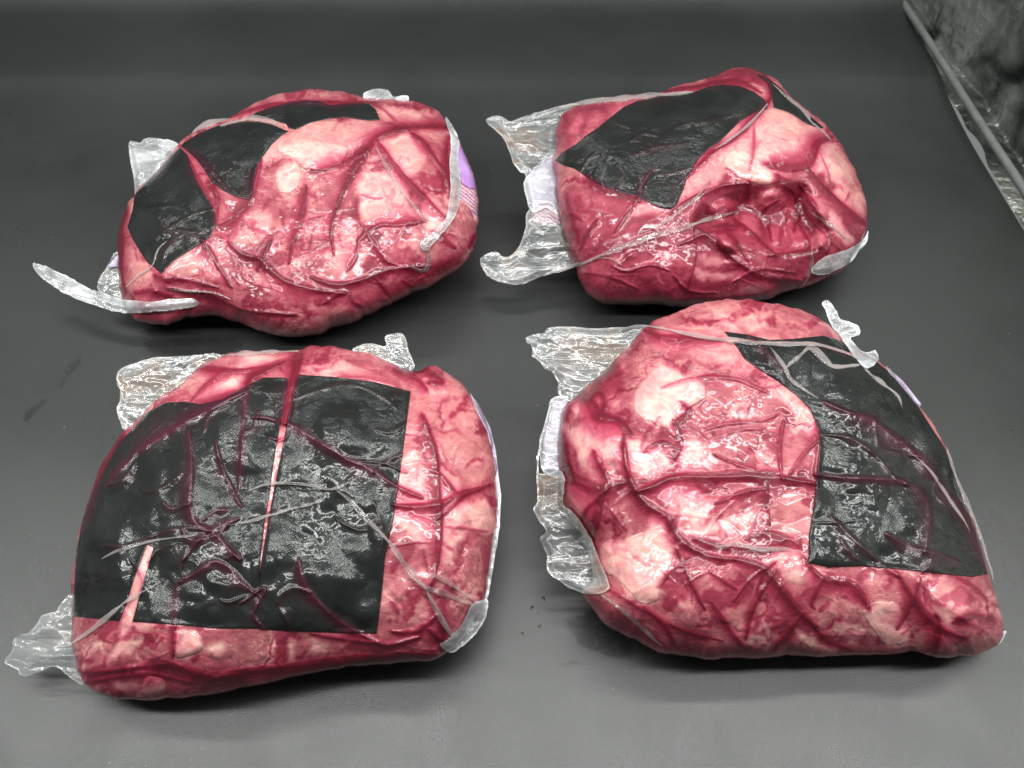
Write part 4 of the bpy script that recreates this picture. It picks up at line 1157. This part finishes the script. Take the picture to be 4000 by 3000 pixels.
for q in [([(530,860),(600,840),(700,800),(850,800),(1000,795),(1140,802),(1290,828)],17,1,.0034), ([(1285,790),(1450,805),(1640,812),(1690,832)],14,.85,.0034), ([(478,620),(490,760),(520,850),(580,920),(660,970),(700,1040),(760,1100),(850,1140),(950,1152)],16,1,.0026),
          ([(205,610),(230,720),(260,800),(370,850),(490,820)],22,1,.0014), ([(350,690),(400,790),(420,840)],10,.9,.002), ([(400,830),(370,950),(340,1060),(350,1150),(362,1250)],22,1,.0016), ([(230,480),(300,440),(380,540),(450,560),(515,625)],18,1,.0016),
          ([(330,480),(370,380),(435,305)],19,.95,.0014), ([(205,880),(260,970),(325,1060)],13,.9,.0012), ([(690,555),(720,650),(685,740)],10,.9,.0016), ([(950,1150),(1060,1180),(1130,1250),(1210,1350),(1300,1440)],15,1,.0022),
          ([(1130,1190),(1080,1270),(1030,1360),(1000,1490)],9,.9,.0018), ([(1240,1380),(1170,1480),(1115,1545)],10,.85,.0016), ([(1250,1150),(1320,1230),(1440,1250),(1490,1300),(1525,1360)],15,1,.0018), ([(1330,1225),(1280,1330),(1290,1360)],9,.85,.0014),
          ([(1640,1205),(1720,1320),(1780,1400),(1860,1460),(1935,1485)],13,.95,.0018), ([(1742,1235),(1690,1370),(1645,1450)],9,.85,.0014), ([(1808,1395),(1818,1470),(1800,1565)],14,1,-.003), ([(700,1095),(760,1240),(825,1370)],8,.8,.0016), ([(840,1200),(960,1280)],6,.7,.001),
          ([(1085,825),(1090,930),(1100,1005)],11,.85,.0012), ([(865,912),(1000,860),(1090,850)],9,.75,.0016), ([(770,1060),(900,1100),(1000,1115),(1140,1105)],13,.95,.0010), ([(560,690),(640,650),(720,680)],12,.9,.001), ([(720,480),(760,520),(700,590)],11,.9,.0014),
          ([(1330,480),(1420,520),(1540,560),(1640,640),(1750,730),(1840,850),(1920,950),(1970,1060),(2015,1185)],19,.9,.0044), ([(1320,620),(1430,630),(1520,680),(1580,740),(1640,810)],9,.4,.0030), ([(1680,830),(1740,860),(1780,940),(1772,1050),(1760,1120)],15,.6,.0034),
          ([(1590,1040),(1700,1100),(1830,1130),(1910,1165)],15,.6,.0030), ([(1350,960),(1450,1060),(1540,1140),(1650,1225)],10,.4,.0028), ([(1770,1110),(1790,1160),(1750,1210)],12,.6,.002), ([(1550,560),(1560,640),(1580,680),(1750,715)],8,.2,.0024), ([(1830,800),(1800,860),(1850,920)],9,.3,.0030),
          ([(1400,1060),(1430,1110),(1470,1150)],10,.5,.0022), ([(1010,200),(1080,260),(1150,330),(1200,380)],10,.6,.0016), ([(560,170),(640,200),(760,212),(900,215)],12,.8,.002), ([(640,420),(760,380),(950,380),(1090,440)],7,.5,.0022), ([(820,600),(900,575),(1050,560),(1140,530)],6,.3,.0022), ([(850,640),(960,600),(1080,590)],6,.2,.0020),
          ([(860,700),(1000,760),(1140,780)],7,.3,.0024), ([(1160,560),(1140,680),(1150,800)],8,.5,.0032), ([(1300,560),(1310,680),(1290,820)],10,.8,.0030), ([(1180,790),(1240,700),(1310,640)],7,.3,.0028), ([(280,1010),(330,920),(420,840)],11,.85,.0018),
          ([(480,660),(500,790),(540,860)],11,.9,.002), ([(1290,1440),(1350,1500),(1450,1540)],9,.8,.001), ([(1880,1420),(1950,1390),(2050,1400)],10,.75,.0014), ([(940,1330),(1020,1230),(1120,1160)],8,.7,.0014), ([(380,1260),(520,1340),(700,1440),(900,1500)],8,.5,.001),
          ([(850,1330),(930,1450),(1000,1540)],9,.8,.001), ([(560,1350),(650,1430),(700,1530)],9,.75,.001), ([(350,420),(400,480),(370,560)],12,.9,.001), ([(1000,1060),(1110,1040),(1230,1090)],16,.75,.001), ([(1860,1210),(1960,1260),(2030,1330)],10,.7,.0014)]:
    d.crease(*q)
d.wrinkles(90, 61)
d.build_meat()
d.pads()
for q in ([(530,430),(590,350),(630,315),(690,340),(740,365),(800,375),(825,450),(790,480),(740,520),(690,560),(700,620),(690,630),(640,590),(570,560),(520,520)],
          [(370,1120),(390,1080),(470,1080),(560,1040),(640,1010),(690,1100),(680,1180),(640,1260),(620,1320),(540,1340),(500,1280),(440,1230),(380,1190)],
          [(1500,1370),(1570,1330),(1640,1350),(1690,1440),(1680,1500),(1600,1520),(1520,1420)]):
    d.drape("fat_patch", q, M_MEAT, off=.0005, parent=d.meat, sub=3, wob=14)
d.flap("film_flap", [(58,205),(130,185),(160,165),(260,160),(400,165),(560,152),(610,170),(540,250),(480,310),(410,380),(340,430),(270,475),(225,475),(195,440),(190,380),(140,330),(90,290),(85,250)], M_FLAP, off=-.002, crinkle=.006, scale=110, seed=1)
d.drape("label", [(150,560),(172,480),(230,462),(240,500),(225,620),(225,780),(140,764),(128,650)], M_LAB_P, off=-.002, skirt=False)
d.flap("film_flap", [(115,780),(130,650),(150,560),(165,490),(120,640),(104,780),(108,900),(90,945),(145,1030),(120,1060),(150,1130),(150,1200),(210,1250),(280,1290),(340,1300),(390,1290),(415,1265),(390,1200),(360,1120),(310,1020),(260,950),(220,920),(222,850),(212,775)], M_FLAP, on=True, off=.003, crinkle=.005, scale=80, seed=2, step=4)
d.flap("film_flap", [(118,650),(146,552),(168,470),(236,455),(236,500),(224,640),(230,795),(135,778)], M_SEAL, off=.0015, crinkle=.002, scale=50, seed=8, step=4, layers=1)
d.flap("film_flap", [(1322,62),(1350,48),(1385,95),(1400,130),(1470,150),(1482,190),(1442,210),(1505,268),(1545,262),(1562,300),(1515,335),(1470,300),(1430,250),(1390,190),(1360,150),(1340,100)], M_SEAL, on=True, off=.003, crinkle=.004, scale=50, seed=3, step=4)
d.drape("label", [(1595,325),(1668,392),(1745,488),(1740,502),(1660,425),(1610,372)], M_LAB_P, off=.0009, step=3)
d.flap("film_tip", [(2060,1440),(2085,1455),(2112,1460),(2090,1500),(2070,1520),(2050,1490)], M_SEAL, off=.001, crinkle=.002, scale=40, seed=4, step=3)
for q in [([(560,155),(700,180),(830,205),(960,220),(1090,230),(1220,236),(1320,242),(1460,285)],12,.005), ([(1088,228),(1130,290),(1160,330),(1200,390),(1310,465)],10,.004), ([(1150,345),(1230,280),(1280,250),(1380,330),(1500,308)],16,.005),
          ([(1470,300),(1540,370),(1640,445),(1665,505)],10,.004), ([(1850,670),(1900,820),(1960,960),(2010,1090),(2050,1240)],9,.003), ([(1690,690),(1760,745),(1850,870),(1960,1040)],8,.004),
          ([(360,1290),(440,1350),(560,1450),(640,1520)],8,.003),
          ([(870,1100),(960,1090),(1060,1110),(1180,1110)],10,.004)]:
    d.fold(*q)

# ================================================================== damp marks on the sheet
t = NT("damp_sheet")
co = t.n("TexCoord").outputs["Object"]
dn = t.noise(co, 150, 4, 0.65)
b_ = t.n("BsdfPrincipled", i_Base_Color=t.mix(t.ramp(dn, 0.3, 0.7), (0.008, 0.0085, 0.0085), (0.020, 0.021, 0.021)))
b_.inputs["Roughness"].default_value = 0.30
tr_ = t.n("BsdfTransparent")
mx = t.n("MixShader")
at_ = t.n("Attribute", attribute_name="tone")
se_ = t.n("SeparateColor", i_0=at_.outputs["Color"])
t.link(t.math('MULTIPLY', se_.outputs[0], t.ramp(dn, 0.30, 0.55, 0.25, 0.95)), mx.inputs[0])
t.link(tr_.outputs[0], mx.inputs[1])
t.link(b_.outputs[0], mx.inputs[2])
t.link(mx.outputs[0], t.out.inputs[0])
for pts, st, lab in [([(228,1505),(250,1445),(280,1400),(318,1388),(312,1430),(270,1470),(242,1520)], .75, "dark damp smear on the black sheet left of the front left pack, upper one"),
                     ([(85,1640),(100,1600),(140,1575),(178,1555),(180,1580),(140,1610),(105,1650)], .55, "dark damp smear at the far left edge of the black sheet, lower one"),
                     ([(560,1330),(760,1310),(950,1330),(900,1385),(700,1395),(580,1375)], .45, "damp dark patch on the sheet between the two left packs"),
                     ([(2210,2420),(2320,2380),(2420,2440),(2480,2560),(2380,2570),(2260,2520)], .5, "damp dark patch on the sheet below the front right pack's film"),
                     ([(2180,2590),(2250,2575),(2330,2590),(2270,2606),(2200,2604)], .4, "thin damp streak on the sheet near the bottom middle")]:
    P_ = catmull(pts, 4)
    x_, y_, F_, din_ = a.cut(P_, 5.0)
    d_ = rays(x_, y_)
    s_ = (0.0006 - CAM_H) / d_[:, 2]
    V_ = EYE + s_[:, None] * d_
    f_ = st * sstep(0, 18, din_ + 10 * fbm(x_, y_, 30, 4, 3))
    o = new_mesh("damp_smear", V_, F_, t.m, None, np.stack([f_, f_, f_, np.ones_like(f_)], -1))
    tag(o, lab, "smear", "damp marks on the black sheet")

# ================================================================== drops of juice on the sheet
t = NT("clear_juice")
g = t.n("BsdfPrincipled")
g.inputs["Base Color"].default_value = (0.006, 0.005, 0.005, 1)
g.inputs["Roughness"].default_value = 0.05
t.link(g.outputs[0], t.out.inputs[0])
for i, (u, v, r, lab) in enumerate([(85, 1358, 7, "wet drop on the black sheet nearest the flap of the front right pack"), (118, 1437, 6, "wet drop on the black sheet in the middle of the short row"),
                                    (45, 1466, 6, "wet drop on the black sheet farthest left and lowest of the short row"), (110, 1382, 3, "tiniest speck of a wet drop on the black sheet"), (135, 1320, 8, "smeared wet drop on the black sheet, topmost of the row")]):
    g0 = ground_pt(2000 + .9162 * u, 1130 + .9162 * v)
    V, F = [], []
    rr = r * .9162 * 0.00015
    for j in range(4):
        for k in range(12):
            aa = 2 * math.pi * k / 12
            q = rr * math.cos(j * math.pi / 8) * (1 + 0.25 * math.sin(aa * 2 + i)) * 1.1
            V.append((g0[0] + q * math.cos(aa), g0[1] + q * 1.3 * math.sin(aa), 0.0002 + 0.35 * rr * math.sin(j * math.pi / 8)))
    V.append((g0[0], g0[1], 0.0002 + 0.36 * rr))
    for j in range(3):
        for k in range(12):
            F.append((j * 12 + k, j * 12 + (k + 1) % 12, (j + 1) * 12 + (k + 1) % 12, (j + 1) * 12 + k))
    tri = [(36 + k, 36 + (k + 1) % 12, 48) for k in range(12)]
    o = new_mesh("liquid_drop", V, [np.array(F), np.array(tri)], t.m)
    tag(o, lab, "drop", "wet drops on the black sheet")
